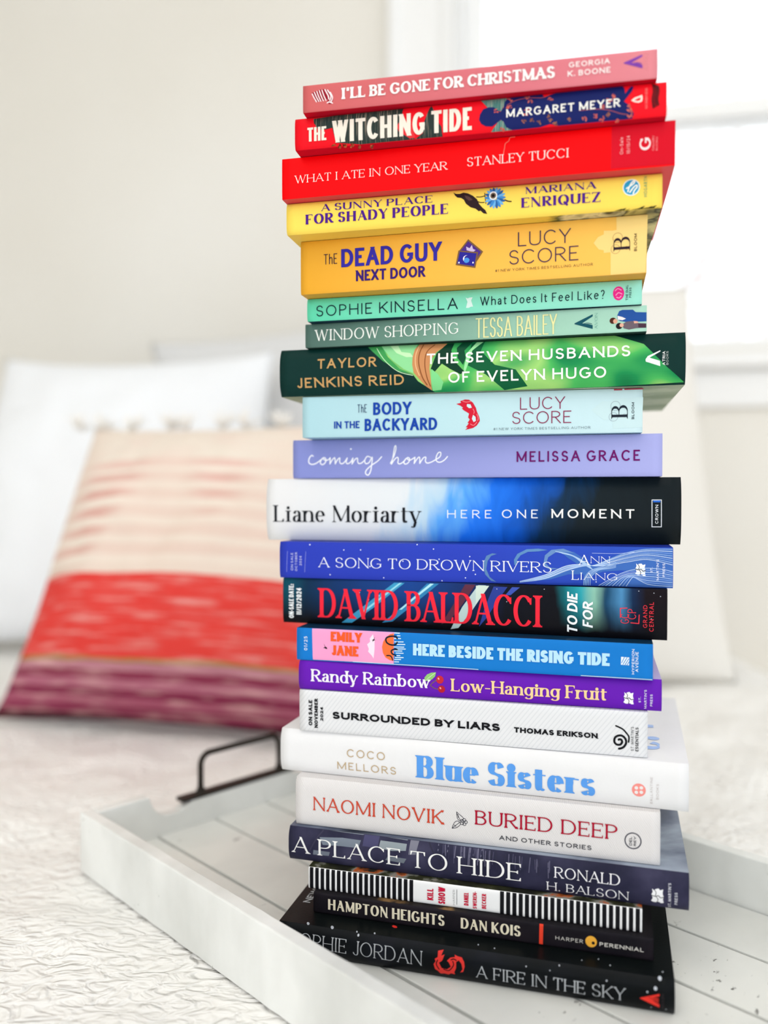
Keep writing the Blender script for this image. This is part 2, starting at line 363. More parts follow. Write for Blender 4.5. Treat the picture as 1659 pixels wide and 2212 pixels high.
   ('p','w','#26301c',1,[(195.6,-1.6),(198.8,1.2),(200.0,1.4),(198.5,-1.2)]),
   ('p','w','#3c4a20',1,[(196.9,-2.4),(200.1,0.5),(201.3,0.6),(199.9,-2.0)]),
   ('p','w','#1c1c18',1,[(199.6,-1.9),(202.8,0.9),(204.0,1.1),(202.5,-1.5)]),
   ('p','w','#26301c',1,[(201.6,-1.7),(204.8,1.1),(206.0,1.3),(204.5,-1.3)]),
   ('p','w','#3c4a20',1,[(203.6,-2.5),(206.8,0.3),(208.0,0.5),(206.5,-2.2)]),
  ]},
 'deadguy': {"fit": [-0.04968, 0.49322, -0.24781, 0.19764, 0.03173, 0.12069],
  "T": [
   ('t', 'ThE', 'thin', '#2a1838', 14.56, 22.89, 16.87, 22.92, 0),
   ('t', 'DEAD GUY', 'hand', '#33289a', 25.41, 85.35, 14.46, 25.11, 0),
   ('t', 'NEXT DOOR', 'hand', '#35186e', 34.45, 75.85, 5.74, 12.04, 0),
   ('a', 'LUCY', 'thin', '#3c2a50', 128.82, 157.58, 19.08, 26.97, 0),
   ('a', 'SCORE', 'thin', '#3c2a50', 123.96, 161.78, 9.22, 17.14, 0),
   ('a', '#1 NEW YORK TIMES BESTSELLING AUTHOR', 'thinb', '#5a4436', 116.17, 169.5, 5.66, 7.06, 0),
   ('e', 'B', 'didone', '#2a1a28', 180.33, 188.97, 13.36, 20.03, 1),
   ('e', 'BLOOM', 'geob', '#2a1a18', 191.08, 192.51, 11.91, 21.24, 1),
  ],
  "P": [
   ('p','w','#f4d080',0,[(181.8,31.2),(187.7,31.2),(198.1,31.3),(197.1,0.3),(178.9,-0.2),(178.8,12.3),(175.2,12.1),(175.2,13.6),(172.6,14.2),(169.8,17.9),(172.2,21.0),(175.2,22.2),(175.2,24.2),(179.8,23.9),(181.9,24.1)]),
   ('p','w','#7a5a3a',1,[(100.8,25.3),(109.3,17.7),(105.7,12.4),(95.2,18.7)]),
   ('p','w','#4b2a86',2,[(100.8,24.1),(108.1,17.6),(105.3,13.7),(96.3,18.8)]),
   ('p','w','#c9b6d8',3,[(99.6,21.2),(101.6,20.1),(102.9,21.9),(103.5,19.6),(105.0,18.8),(103.5,17.8),(99.9,19.1)]),
   ('p','w','#7a5a3a',4,[(95.2,19.3),(106.5,17.6),(104.9,8.8),(93.6,11.2)]),
   ('p','w','#2b2590',5,[(96.0,18.5),(105.6,16.9),(104.2,9.8),(94.5,11.9)]),
   ('e','w','#e8e4ee',6,99.73,14.32,1.96,1.93,0,0),
   ('e','w','#2b2590',7,100.26,14.66,1.65,1.48,0,0),
   ('e','w','#4a90d8',8,99.89,13.35,1.65,1.48,0,0),
   ('e','w','#e8e4ee',6,95.52,12.39,0.45,0.52,0,0),
   ('e','w','#e8e4ee',6,103.56,11.83,0.45,0.52,0,0),
   ('e','e','#c09a60',1,182.48,19.84,2.51,2.59,0,4),
   ('e','e','#c09a60',1,181.39,13.74,2.34,2.42,0,4),
   ('e','e','#c09a60',1,187.26,14.02,0.86,0.89,0,3),
  ]},
 'kinsella': {"fit": [-0.04664, 0.50332, -0.23626, 0.19553, 0.01389, 0.1068],
  "T": [
   ('a', 'SOPHIE KINSELLA', 'geom', '#0d2430', 5.9, 92.57, 2.57, 9.1, 0),
   ('t', 'What Does It Feel Like?', 'geom', '#0d2430', 105.74, 175.5, 3.8, 8.81, 0),
   ('e', 'THE DIAL', 'geob', '#0d3a40', 186.88, 188.15, 2.42, 10.73, 1),
   ('e', 'PRESS', 'geob', '#0d3a40', 188.71, 189.84, 3.71, 9.25, 1),
  ],
  "P": [
   ('p','w','#d8f0ea',1,[(97.2,9.0),(98.3,8.4),(99.5,8.8),(101.3,8.9),(100.5,7.0),(101.6,3.5),(100.3,3.5),(99.1,2.9),(97.4,3.0),(98.3,6.4)]),
   ('e','e','#e8288a',1,183.01,6.47,3.03,3.88,0,0),
   ('s','e','#f29ac4',2,0.56,[(181.2,8.0),(182.6,9.1),(184.4,8.2)]),
   ('s','e','#f29ac4',2,0.56,[(181.6,5.5),(183.0,6.8),(184.8,6.0)]),
   ('s','e','#f29ac4',2,0.56,[(182.0,4.3),(183.4,3.9),(184.4,4.9)]),
  ]},
 'window': {"fit": [-0.04868, 0.51033, -0.25904, 0.20201, 0.01474, 0.09206],
  "T": [
   ('t', 'WINDOW SHOPPING', 'serif', '#eef2ea', 6.62, 96.02, 3.88, 10.66, 0),
   ('a', 'TESSA BAILEY', 'tall', '#e6e2a4', 106.16, 153.04, 0.8, 12.32, 0),
   ('e', 'AVON', 'serif', '#5a9a92', 173.91, 175.49, 2.63, 11.51, 1),
  ],
  "P": [
   ('p','e','#14505e',1,[(162.8,6.4),(172.8,11.0),(172.8,9.8),(167.0,6.2)]),
   ('p','e','#14505e',1,[(162.8,6.4),(167.0,6.2),(172.8,4.9),(172.8,2.7),(162.8,5.9)]),
   ('s','e','#14505e',1,0.32,[(167.3,5.7),(169.8,6.2),(172.3,5.6)]),
   ('s','e','#14505e',1,0.32,[(167.3,5.3),(169.8,5.6),(172.3,4.8)]),
   ('s','e','#14505e',1,0.32,[(167.3,5.0),(169.8,5.1),(172.3,4.1)]),
   ('s','e','#14505e',1,0.32,[(167.3,4.6),(169.8,4.6),(172.3,3.3)]),
   ('p','w','#24509a',1,[(186.1,9.4),(187.2,11.9),(188.9,12.5),(194.6,12.3),(196.0,10.9),(201.9,10.4),(201.9,5.4),(196.4,5.5),(191.8,5.4),(187.6,6.4),(186.3,7.5)]),
   ('p','w','#e8e4e4',2,[(186.3,9.4),(189.0,8.5),(190.9,7.5),(189.0,6.7),(186.5,7.2)]),
   ('e','w','#4a2418',2,183.86,6.72,1.85,1.76,0,0),
   ('e','w','#dca58c',3,185.14,6.35,1.21,1.33,0,0),
   ('e','w','#1c1218',3,187.29,3.59,1.84,1.76,0,0),
   ('e','w','#e0aa94',4,188.56,3.96,1.13,1.11,0,0),
   ('p','w','#6a5c66',2,[(189.0,4.5),(191.1,5.8),(194.6,6.0),(196.4,4.8),(201.8,4.3),(201.8,1.9),(196.4,1.9),(192.5,1.3),(189.6,2.2)]),
   ('p','w','#e0aa94',3,[(195.0,6.0),(197.1,5.7),(197.6,4.7),(195.3,4.6)]),
   ('p','w','#4a3040',3,[(197.4,4.4),(201.8,4.0),(201.8,1.9),(197.6,2.2)]),
  ]},
 'hugo': {"fit": [-0.06455, 0.51794, -0.24364, 0.24032, 0.02958, 0.06248],
  "T": [
   ('a', 'TAYLOR', 'geob', '#c49a62', 24.99, 62.48, 16.37, 22.4, 0),
   ('a', 'JENKINS REID', 'geob', '#c49a62', 11.47, 79.76, 4.94, 11.01, 0),
   ('t', 'THE SEVEN HUSBANDS', 'geob', '#f2f4ea', 93.77, 210.71, 16.53, 22.84, 0),
   ('t', 'OF EVELYN HUGO', 'geob', '#f2f4ea', 106.82, 197.59, 5.06, 11.34, 0),
   ('e', 'ATRIA', 'geob', '#f0f2f0', 227.95, 229.42, 10.88, 18.54, 1),
   ('e', 'BOOKS', 'geo', '#c8d0cc', 229.98, 231.1, 10.95, 18.46, 1),
  ],
  "P": [
   ('p','w','GSATIN',0,[(57.9,28.9),(85.7,29.1),(131.6,29.8),(169.2,30.0),(202.3,30.5),(218.0,23.2),(230.5,9.7),(239.7,1.3),(195.3,-0.4),(142.6,-0.9),(98.3,-0.3),(88.3,6.7),(85.4,10.7),(78.3,12.6),(68.1,18.6)]),
   ('p','w','#3f9a52',1,[(56.5,28.9),(64.8,29.1),(69.8,21.9),(77.1,14.4),(85.7,11.0),(77.1,12.8),(66.5,19.6)]),
   ('p','w','#8ed695',1,[(65.0,29.1),(76.3,29.3),(87.7,29.1),(85.9,24.4),(84.9,18.9),(85.5,11.6),(79.6,14.3),(73.0,19.4),(68.1,25.2)]),
   ('p','w','#c4f0b8',2,[(70.6,29.0),(75.5,29.0),(78.0,24.7),(83.7,23.7),(85.4,21.3),(81.2,21.4),(75.1,24.1)]),
   ('p','w','#c98a5a',2,[(88.7,29.2),(91.7,29.2),(105.8,28.9),(103.0,26.0),(99.8,23.8),(95.8,18.5),(95.4,13.8),(96.2,7.4),(96.6,1.1),(93.0,3.6),(89.3,7.7),(85.9,11.7),(84.9,16.5),(85.1,21.3),(86.2,26.0)]),
   ('s','w','#8a4e2a',3,0.64,[(91.3,28.8),(89.3,23.5),(88.9,17.2),(91.0,9.2),(93.8,4.4)]),
   ('s','w','#8a4e2a',3,0.56,[(98.2,28.4),(93.8,24.1),(92.6,17.0),(93.8,9.1),(95.8,3.5)]),
   ('s','w','#e8b888',3,0.56,[(88.5,27.5),(86.9,22.0),(87.1,15.7),(89.3,10.0)]),
   ('p','w','#0c3a28',1,[(105.8,28.9),(110.1,28.9),(108.5,24.2),(110.5,17.9),(116.5,11.4),(114.1,9.9),(107.8,13.3),(103.0,16.6),(100.2,13.6),(97.4,10.5),(96.2,13.7),(99.8,23.0)]),
   ('p','w','#7fd48a',2,[(96.6,13.7),(100.6,10.4),(103.8,5.6),(102.2,1.3),(97.0,0.9),(96.4,7.4)]),
   ('p','w','#0f4a30',1,[(114.8,29.0),(121.1,29.0),(116.4,23.9),(117.2,19.2),(115.7,15.3),(112.5,19.4),(111.7,25.7)]),
   ('p','w','#9be0a0',2,[(123.5,28.9),(127.4,28.9),(121.1,23.7),(118.8,16.0),(116.5,9.9),(116.1,13.0),(118.0,22.3)]),
   ('p','w','#0e5a36',1,[(120.6,28.4),(128.3,29.1),(126.1,23.2),(134.4,14.7),(146.6,11.5),(153.3,1.8),(139.8,0.0),(128.9,9.4),(117.8,15.3)]),
   ('s','w','#c8f0c0',3,0.4,[(62.3,27.8),(68.1,19.6),(76.3,12.9),(85.3,10.2)]),
   ('p','e','#f4f6f4',2,[(218.9,14.4),(220.1,16.2),(226.8,19.2),(226.8,18.6),(221.0,15.3),(226.6,13.3),(226.8,10.4),(219.1,13.2)]),
  ]},
 'body': {"fit": [-0.05108, 0.51549, -0.21471, 0.20455, 0.02574, 0.03674],
  "T": [
   ('t', 'ThE', 'thin', '#14305a', 35.6, 41.61, 14.92, 19.95, 0),
   ('t', 'BODY', 'hand', '#1440a0', 45.6, 69.44, 13.26, 20.92, 0),
   ('t', 'IN THE', 'hand', '#1440a0', 20.59, 37.01, 5.34, 9.74, 0),
   ('t', 'BACKYARD', 'hand', '#1440a0', 40.19, 85.37, 3.5, 10.94, 0),
   ('a', 'LUCY', 'thin', '#8a1848', 134.95, 160.94, 14.56, 21.7, 0),
   ('a', 'SCORE', 'thin', '#8a1848', 130.35, 164.58, 6.18, 13.34, 0),
   ('a', '#1 NEW YORK TIMES BESTSELLING AUTHOR', 'thinb', '#6a7a84', 119.35, 175.48, 2.62, 4.04, 0),
   ('e', 'B', 'didone', '#1c2430', 187.24, 196.31, 8.98, 15.8, 1),
   ('e', 'BLOOM', 'geob', '#1c2430', 198.49, 199.94, 7.7, 17.29, 1),
  ],
  "P": [
   ('p','w','#c4dde0',0,[(187.5,18.3),(188.6,19.8),(204.8,20.2),(204.2,2.9),(188.3,2.4),(187.6,7.7),(183.2,7.4),(178.7,10.9),(176.1,13.3),(178.7,15.9),(182.4,18.5)]),
   ('p','w','#b8384e',1,[(188.6,25.7),(193.3,25.8),(193.3,24.5),(188.6,24.5)]),
   ('p','w','#b8384e',1,[(194.4,25.8),(204.9,25.9),(204.9,24.7),(194.4,24.6)]),
   ('p','w','#cc1c34',1,[(96.9,18.8),(99.9,19.5),(99.3,20.5),(102.3,21.4),(104.7,21.2),(107.0,19.4),(108.8,16.3),(109.4,14.0),(110.8,10.8),(111.2,8.4),(109.4,5.7),(107.1,4.2),(102.3,3.1),(103.9,4.6),(102.7,4.7),(104.5,7.0),(103.8,7.4),(105.1,9.3),(104.1,10.6),(104.7,12.9),(101.5,14.9),(100.3,16.1),(101.1,16.5),(99.3,17.8)]),
   ('p','w','#c8e4ea',2,[(103.5,18.7),(105.5,18.4),(106.4,16.4),(104.7,16.1),(103.3,17.3)]),
   ('p','w','#c8e4ea',2,[(107.1,12.1),(108.6,10.8),(108.8,8.5),(107.5,7.7),(106.4,9.7)]),
   ('s','w','#f08088',3,0.4,[(100.7,20.5),(103.1,19.8),(105.9,20.3)]),
   ('s','w','#f08088',3,0.4,[(107.1,15.6),(107.8,14.0),(107.5,12.8)]),
   ('s','w','#f08088',3,0.4,[(105.5,6.6),(107.5,5.8),(109.4,7.7)]),
   ('s','w','#f08088',3,0.4,[(109.4,12.4),(110.2,10.0),(109.8,8.5)]),
   ('e','e','#a0b4bc',1,189.5,15.48,2.63,2.72,0,4),
   ('e','e','#a0b4bc',1,188.35,9.21,2.45,2.54,0,4),
   ('e','e','#a0b4bc',1,194.51,9.84,0.91,0.94,0,3),
  ]},
 'home': {"fit": [-0.0591, 0.53501, -0.26385, 0.22852, 0.02515, 0.01158],
  "T": [
   ('a', 'MELISSA GRACE', 'din', '#6a0c60', 144.74, 216.07, 9.15, 15.51, 0),
  ],
  "P": [
   ('s','t','#f4f4fa',1,0.72,[(14.0,14.3),(12.8,14.8),(11.2,12.8),(11.0,10.2),(13.1,9.0),(16.2,9.8),(19.4,12.0),(20.7,13.1)]),
   ('s','t','#f4f4fa',1,0.72,[(20.7,13.1),(19.4,11.7),(18.9,9.7),(20.4,8.8),(22.2,10.1),(22.7,12.2),(21.6,13.3),(20.7,12.7),(22.3,11.6),(24.3,11.9),(25.6,13.2)]),
   ('s','t','#f4f4fa',1,0.72,[(25.6,13.2),(25.4,9.2)]),
   ('s','t','#f4f4fa',1,0.72,[(25.4,9.2),(27.1,11.9),(28.7,13.0),(29.0,9.2)]),
   ('s','t','#f4f4fa',1,0.72,[(29.0,9.2),(30.7,12.0),(32.1,12.9),(32.0,10.4),(33.2,9.2),(35.1,10.1),(37.1,12.9)]),
   ('s','t','#f4f4fa',1,0.72,[(37.1,12.9),(36.4,10.4),(37.2,9.2),(39.4,10.3),(40.9,12.8)]),
   ('s','t','#f4f4fa',1,0.72,[(40.9,12.8),(40.3,9.0)]),
   ('s','t','#f4f4fa',1,0.72,[(40.3,9.0),(42.3,11.9),(43.9,12.6),(44.1,10.3),(45.1,9.2),(47.0,9.8),(48.8,11.5)]),
   ('s','t','#f4f4fa',1,0.72,[(52.6,13.1),(50.4,13.7),(48.8,11.3),(49.4,9.2),(51.6,9.8),(53.7,13.1),(53.3,8.1),(52.5,4.0),(50.9,1.8),(49.3,3.0),(50.0,5.2),(53.3,8.1),(57.2,10.6),(59.9,13.4)]),
   ('s','t','#f4f4fa',1,0.72,[(65.7,9.2),(68.0,13.8),(69.2,17.9),(69.1,20.2),(68.3,19.1),(67.5,14.2),(66.3,8.6)]),
   ('s','t','#f4f4fa',1,0.72,[(66.3,8.6),(68.4,11.6),(70.2,12.9),(70.8,11.6),(70.5,9.6),(71.6,8.7),(73.9,9.9),(76.1,12.3)]),
   ('s','t','#f4f4fa',1,0.72,[(76.1,12.3),(74.9,11.0),(74.5,9.1),(75.8,8.6),(77.6,9.9),(78.0,12.0),(77.0,12.7),(76.5,12.0),(78.2,11.0),(81.6,12.8)]),
   ('s','t','#f4f4fa',1,0.72,[(81.6,12.8),(81.0,8.9)]),
   ('s','t','#f4f4fa',1,0.72,[(81.0,8.9),(83.1,12.0),(84.5,12.7),(84.6,8.9)]),
   ('s','t','#f4f4fa',1,0.72,[(84.6,8.9),(86.8,12.2),(88.5,12.7),(88.2,10.4),(89.3,9.1),(91.8,9.6),(94.5,11.0)]),
   ('s','t','#f4f4fa',1,0.72,[(94.5,11.0),(97.5,13.0),(97.9,15.5),(96.4,15.4),(95.1,12.8),(95.3,10.3),(97.5,9.5),(100.3,10.9),(102.2,13.0)]),
   ('e','t','#f4f4fa',1,39.53,18.57,0.62,0.58,0,0),
  ]},
 'moriarty': {"fit": [-0.07615, 0.53967, -0.2179, 0.25761, 0.0402, -0.02861],
  "T": [
   ('a', 'Liane Moriarty', 'didone', '#14161c', 5.55, 102.53, 11.99, 22.7, 0),
   ('t', 'HERE', 'wide', '#f2f6fa', 119.24, 146.62, 14.98, 20.09, 0),
   ('t', 'ONE', 'widem', '#f2f6fa', 153.09, 174.73, 15.2, 20.4, 0),
   ('t', 'MOMENT', 'wideb', '#fbfaf2', 182.93, 231.16, 15.37, 20.82, 0),
   ('e', 'CROWN', 'geob', '#e4e6e8', 242.98, 244.69, 12.38, 23.47, 1),
  ],
  "P": [
   ('l','e','#d8dce0',1,0.48,[(241.1,26.4),(246.4,26.4),(246.5,10.5),(241.2,10.5),(241.1,26.4)]),
   ('p','e','#2a66c8',0,[(241.8,26.1),(245.8,26.1),(245.8,25.0),(241.8,25.0)]),
  ]},
 'song': {"fit": [-0.06608, 0.52209, -0.2641, 0.23706, 0.02328, -0.05189],
  "T": [
   ('d', 'ON SALE', 'geob', '#b8bce8', 7.65, 9.25, 4.84, 16.04, 1),
   ('d', 'OCTOBER', 'geob', '#b8bce8', 10.5, 12.01, 4.49, 16.42, 1),
   ('d', '2024', 'geob', '#b8bce8', 13.43, 15.02, 8.14, 14.14, 1),
   ('t', 'A SONG TO DROWN RIVERS', 'serif', '#e2e6f6', 26.37, 170.11, 7.3, 13.61, 0),
   ('a', 'A', 'serif', '#e8ecf8', 185.47, 191.37, 12.14, 18.06, 0),
   ('a', 'NN', 'serif', '#e8ecf8', 192.1, 202.76, 13.39, 17.33, 0),
   ('a', 'L', 'serif', '#e8ecf8', 181.72, 185.5, 3.49, 8.98, 0),
   ('a', 'IANG', 'serif', '#e8ecf8', 186.39, 207.01, 3.68, 7.8, 0),
   ('e', 'ST.', 'geob', '#e8ecf8', 224.86, 225.99, 8.63, 11.75, 1),
   ('e', "MARTIN'S", 'geob', '#e8ecf8', 228.11, 229.45, 4.47, 16.14, 1),
   ('e', 'PRESS', 'geob', '#e8ecf8', 231.42, 232.68, 6.56, 13.98, 1),
  ],
  "P": [
   ('l','d','#9098dc',1,0.24,[(5.3,16.9),(4.7,3.9)]),
   ('l','d','#9098dc',1,0.24,[(17.7,16.9),(16.9,4.0)]),
   ('p','w','#5a86b8',1,[(148.6,11.3),(148.2,14.4),(150.2,17.9),(155.5,20.7),(162.3,21.2),(167.7,20.5),(162.4,19.6),(156.3,19.2),(152.1,17.1),(150.2,14.4),(149.8,11.3)]),
   ('p','w','#5a80b0',1,[(130.0,11.6),(131.9,16.4),(135.4,18.0),(138.2,17.7),(134.7,16.4),(132.7,13.3),(131.9,8.5),(133.9,3.9),(137.8,0.9),(134.7,1.6),(131.2,5.4)]),
   ('p','w','#6488bc',1,[(165.4,12.8),(166.2,17.4),(169.9,20.6),(176.7,21.4),(182.6,19.2),(176.7,19.5),(172.2,19.1),(168.1,16.3),(166.9,12.4),(169.2,10.2),(174.3,9.8),(169.2,9.0),(166.2,10.5)]),
   ('p','w','#3d68b4',0,[(175.2,19.5),(182.6,19.6),(187.1,16.7),(193.0,12.2),(198.8,14.6),(208.9,19.3),(221.8,22.2),(236.7,22.2),(236.7,0.2),(205.4,0.3),(196.7,0.3),(209.0,5.8),(218.3,9.1),(209.0,9.6),(198.8,8.6),(191.6,5.4),(190.1,0.0),(187.9,0.3),(188.2,6.8),(179.7,6.6),(169.2,3.3),(149.4,0.8),(163.2,3.9),(176.0,8.8),(185.6,12.1),(179.7,15.8)]),
   ('s','w','#9ab8e0',2,0.32,[(151.7,1.1),(166.2,3.6),(178.2,8.5),(187.1,11.3),(194.4,12.3),(201.7,15.4),(212.5,19.8),(223.2,21.8),(236.6,22.1)]),
   ('s','w','#c8d8ee',2,0.32,[(151.7,1.2),(166.2,3.9),(178.2,8.9),(187.1,11.5),(194.4,12.2),(201.7,15.0),(212.5,19.0),(223.2,21.0),(236.6,20.8)]),
   ('s','w','#7ea0dc',2,0.32,[(151.7,1.3),(166.2,4.2),(178.2,9.3),(187.1,11.7),(194.4,12.1),(201.7,14.6),(212.6,18.3),(223.2,20.2),(236.6,19.6)]),
   ('s','w','#9ab8e0',2,0.32,[(151.7,1.3),(166.2,4.6),(178.2,9.7),(187.1,11.8),(194.4,12.1),(201.7,14.1),(212.6,17.5),(223.2,19.4),(236.6,18.3)]),
   ('s','w','#c8d8ee',2,0.32,[(151.7,1.4),(166.2,4.9),(178.2,10.2),(187.1,12.0),(194.4,12.0),(201.7,13.7),(212.6,16.8),(223.2,18.6),(236.6,17.0)]),
   ('s','w','#7ea0dc',2,0.32,[(151.7,1.5),(166.2,5.3),(178.2,10.6),(187.1,12.2),(194.4,12.0),(201.7,13.2),(212.6,16.0),(223.2,17.7),(236.6,15.8)]),
   ('s','w','#9ab8e0',2,0.32,[(151.7,1.6),(166.2,5.6),(178.2,11.0),(187.1,12.3),(194.4,11.9),(201.7,12.8),(212.6,15.3),(223.3,16.9),(236.7,14.5)]),
   ('s','w','#c8d8ee',2,0.32,[(151.7,1.7),(166.2,5.9),(178.2,11.4),(187.1,12.5),(194.4,11.8),(201.7,12.4),(212.6,14.5),(223.3,16.1),(236.7,13.3)]),
   ('s','w','#a8c4e4',2,0.32,[(172.2,19.8),(179.7,18.4),(185.6,15.9),(191.5,11.8)]),
   ('s','w','#a8c4e4',2,0.32,[(172.9,19.6),(180.2,18.1),(186.0,15.3),(191.9,11.4)]),
   ('s','w','#a8c4e4',2,0.32,[(173.7,19.4),(180.8,17.8),(186.5,14.7),(192.2,10.9)]),
   ('s','w','#a8c4e4',2,0.32,[(174.4,19.2),(181.4,17.6),(186.9,14.1),(192.6,10.5)]),
   ('s','w','#a8c4e4',2,0.32,[(175.2,19.0),(182.0,17.2),(187.4,13.5),(193.0,10.0)]),
   ('s','w','#a8c4e4',2,0.32,[(175.9,18.7),(182.6,17.0),(187.8,12.9),(193.4,9.6)]),
   ('s','w','#b8cfee',2,0.32,[(196.7,0.1),(202.5,4.1),(210.4,8.5),(220.4,11.0),(230.4,10.8),(236.7,9.5)]),
   ('s','w','#88a8e0',2,0.32,[(198.6,0.1),(204.1,4.3),(211.3,8.1),(220.8,9.9),(230.4,9.6),(236.7,8.5)]),
   ('s','w','#b8cfee',2,0.32,[(200.5,0.2),(205.7,4.5),(212.2,7.6),(221.2,8.8),(230.4,8.4),(236.7,7.4)]),
   ('s','w','#88a8e0',2,0.32,[(202.4,0.2),(207.3,4.7),(213.0,7.2),(221.5,7.6),(230.4,7.3),(236.7,6.4)]),
   ('s','w','#b8cfee',2,0.32,[(204.3,0.3),(208.9,4.9),(213.9,6.8),(221.9,6.5),(230.4,6.1),(236.7,5.3)]),
   ('s','w','#88a8e0',2,0.32,[(206.2,0.3),(210.5,5.1),(214.8,6.3),(222.3,5.4),(230.4,4.9),(236.7,4.3)]),
   ('s','w','#b8cfee',2,0.32,[(208.0,0.4),(212.0,5.3),(215.6,5.9),(222.6,4.3),(230.4,3.7),(236.7,3.3)]),
   ('s','w','#88a8e0',2,0.32,[(209.9,0.4),(213.6,5.5),(216.5,5.5),(223.0,3.2),(230.4,2.5),(236.7,2.2)]),
   ('s','w','#b8cfee',2,0.32,[(211.8,0.5),(215.2,5.7),(217.3,5.1),(223.3,2.1),(230.4,1.3),(236.7,1.2)]),
   ('s','w','#9ab8e0',2,0.32,[(188.2,0.3),(189.0,5.3),(192.3,9.2),(198.8,11.6),(206.1,14.0)]),
   ('s','w','#9ab8e0',2,0.32,[(189.1,0.4),(189.8,5.3),(193.3,9.2),(199.9,11.3),(206.1,13.3)]),
   ('s','w','#9ab8e0',2,0.32,[(190.0,0.4),(190.7,5.3),(194.3,9.2),(200.9,11.1),(206.1,12.7)]),
   ('s','w','#9ab8e0',2,0.32,[(190.9,0.4),(191.6,5.4),(195.3,9.3),(201.9,10.8),(206.1,12.0)]),
   ('s','w','#9ab8e0',2,0.32,[(191.8,0.4),(192.5,5.4),(196.4,9.3),(202.9,10.5),(206.1,11.3)]),
   ('s','w','#a8b8e8',2,0.24,[(192.9,19.1),(207.5,19.2),(216.1,20.2)]),
   ('e','w','#dfe4fa',3,42.87,18.38,0.43,0.41,0,0),
   ('e','w','#dfe4fa',3,53.83,18.57,0.42,0.4,0,0),
   ('e','w','#dfe4fa',3,99.84,19.91,0.41,0.4,0,0),
   ('e','w','#dfe4fa',3,33.78,2.71,0.43,0.42,0,0),
   ('e','w','#dfe4fa',3,68.52,1.64,0.42,0.4,0,0),
   ('e','w','#dfe4fa',3,89.49,22.38,0.41,0.4,0,0),
   ('e','w','#dfe4fa',3,121.98,15.8,0.39,0.39,0,0),
   ('e','w','#dfe4fa',3,119.38,2.96,0.4,0.4,0,0),
   ('e','w','#dfe4fa',3,20.25,21.31,0.44,0.42,0,0),
   ('e','w','#dfe4fa',3,80.84,12.19,0.42,0.4,0,0),
   ('e','w','#dfe4fa',3,103.33,13.85,0.41,0.39,0,0),
   ('e','w','#dfe4fa',3,195.23,2.59,0.36,0.37,0,0),
   ('e','w','#dfe4fa',3,125.4,5.24,0.4,0.4,0,0),
   ('e','w','#dfe4fa',3,104.97,0.76,0.4,0.39,0,0),
   ('e','w','#dfe4fa',3,59.93,8.5,0.42,0.41,0,0),
   ('p','e','#f2f4f8',1,[(217.1,13.7),(218.0,13.0),(218.9,13.6),(220.1,13.7),(220.7,12.9),(222.2,13.3),(221.8,11.6),(222.2,9.8),(221.0,9.7),(220.1,10.4),(218.8,10.1),(217.8,10.2),(216.8,10.9),(217.4,12.2)]),
   ('p','e','#f2f4f8',2,[(217.0,10.6),(217.9,9.9),(218.9,10.5),(220.2,10.7),(220.8,9.9),(222.3,10.3),(222.0,8.6),(222.3,6.8),(221.1,6.7),(220.2,7.4),(218.8,7.1),(217.7,7.2),(216.7,7.9),(217.4,9.2)]),
   ('s','e','#20202a',3,0.4,[(216.9,10.6),(218.5,10.1),(219.9,10.4),(220.9,9.4),(222.3,9.8)]),
   ('s','e','#20202a',3,0.32,[(218.2,13.0),(218.9,11.9),(218.5,10.5)]),
   ('s','e','#20202a',3,0.32,[(218.8,10.1),(219.7,8.7),(219.3,7.2)]),
  ]},
 'baldacci': {"fit": [-0.06432, 0.52409, -0.29236, 0.23282, 0.0289, -0.08079],
  "T": [
   ('d', 'ON-SALE DATE:', 'cond', '#eef2f4', 4.22, 7.49, 3.08, 24.78, 1),
   ('d', '11/12/2024', 'cond', '#eef2f4', 9.39, 12.81, 5.4, 22.43, 1),
   ('a', 'DAVID BALDACCI', 'serifx', '#f0283c', 25.31, 163.47, 4.35, 22.82, 0),
   ('t', 'TO DIE', 'ital', '#f2f6f8', 178.06, 183.83, 2.07, 25.25, 1),
   ('t', 'FOR', 'ital', '#f2f6f8', 186.78, 192.42, 5.89, 20.41, 1),
   ('e', 'GC', 'thin', '#e83a48', 207.77, 212.27, 8.7, 14.15, 1),
   ('e', 'CP', 'thin', '#e83a48', 211.54, 216.1, 11.33, 17.06, 1),
   ('e', 'GRAND', 'geo', '#e83a48', 219.92, 222.11, 6.82, 19.5, 1),
   ('e', 'CENTRAL', 'geo', '#e83a48', 223.23, 225.55, 4.83, 21.33, 1),
  ],
  "P": [
   ('p','w','#3b93bc',1,[(73.9,27.6),(80.5,27.6),(60.3,11.4),(46.5,1.8),(39.6,1.5),(56.9,14.5)]),
   ('p','w','#8fd0e0',2,[(77.2,27.6),(78.9,27.7),(62.9,15.1),(53.5,7.8),(51.7,7.8),(62.0,15.9)]),
   ('p','w','#2f7eae',1,[(94.6,27.7),(102.0,27.8),(86.4,14.8),(73.0,3.8),(66.3,2.7),(82.2,15.5)]),
   ('p','w','#a8dce6',2,[(96.7,27.8),(98.9,27.7),(86.4,17.6),(78.9,11.3),(77.2,11.2),(85.5,18.4)]),
   ('p','w','#b5c9c8',1,[(126.0,27.7),(130.7,27.7),(130.7,25.1),(122.9,13.1),(114.1,1.6),(109.3,0.6),(116.5,14.4)]),
   ('p','w','#c9d8cc',1,[(124.7,27.4),(132.6,27.5),(128.3,21.1),(124.7,16.3)]),
   ('p','w','#5a2c40',1,[(118.1,27.9),(124.4,27.9),(117.3,16.8),(108.5,5.3),(103.6,3.5),(111.7,16.6)]),
   ('p','w','#2a3c8e',1,[(135.3,27.2),(143.5,27.2),(138.5,19.9),(131.4,8.7),(126.7,3.0),(129.9,14.1)]),
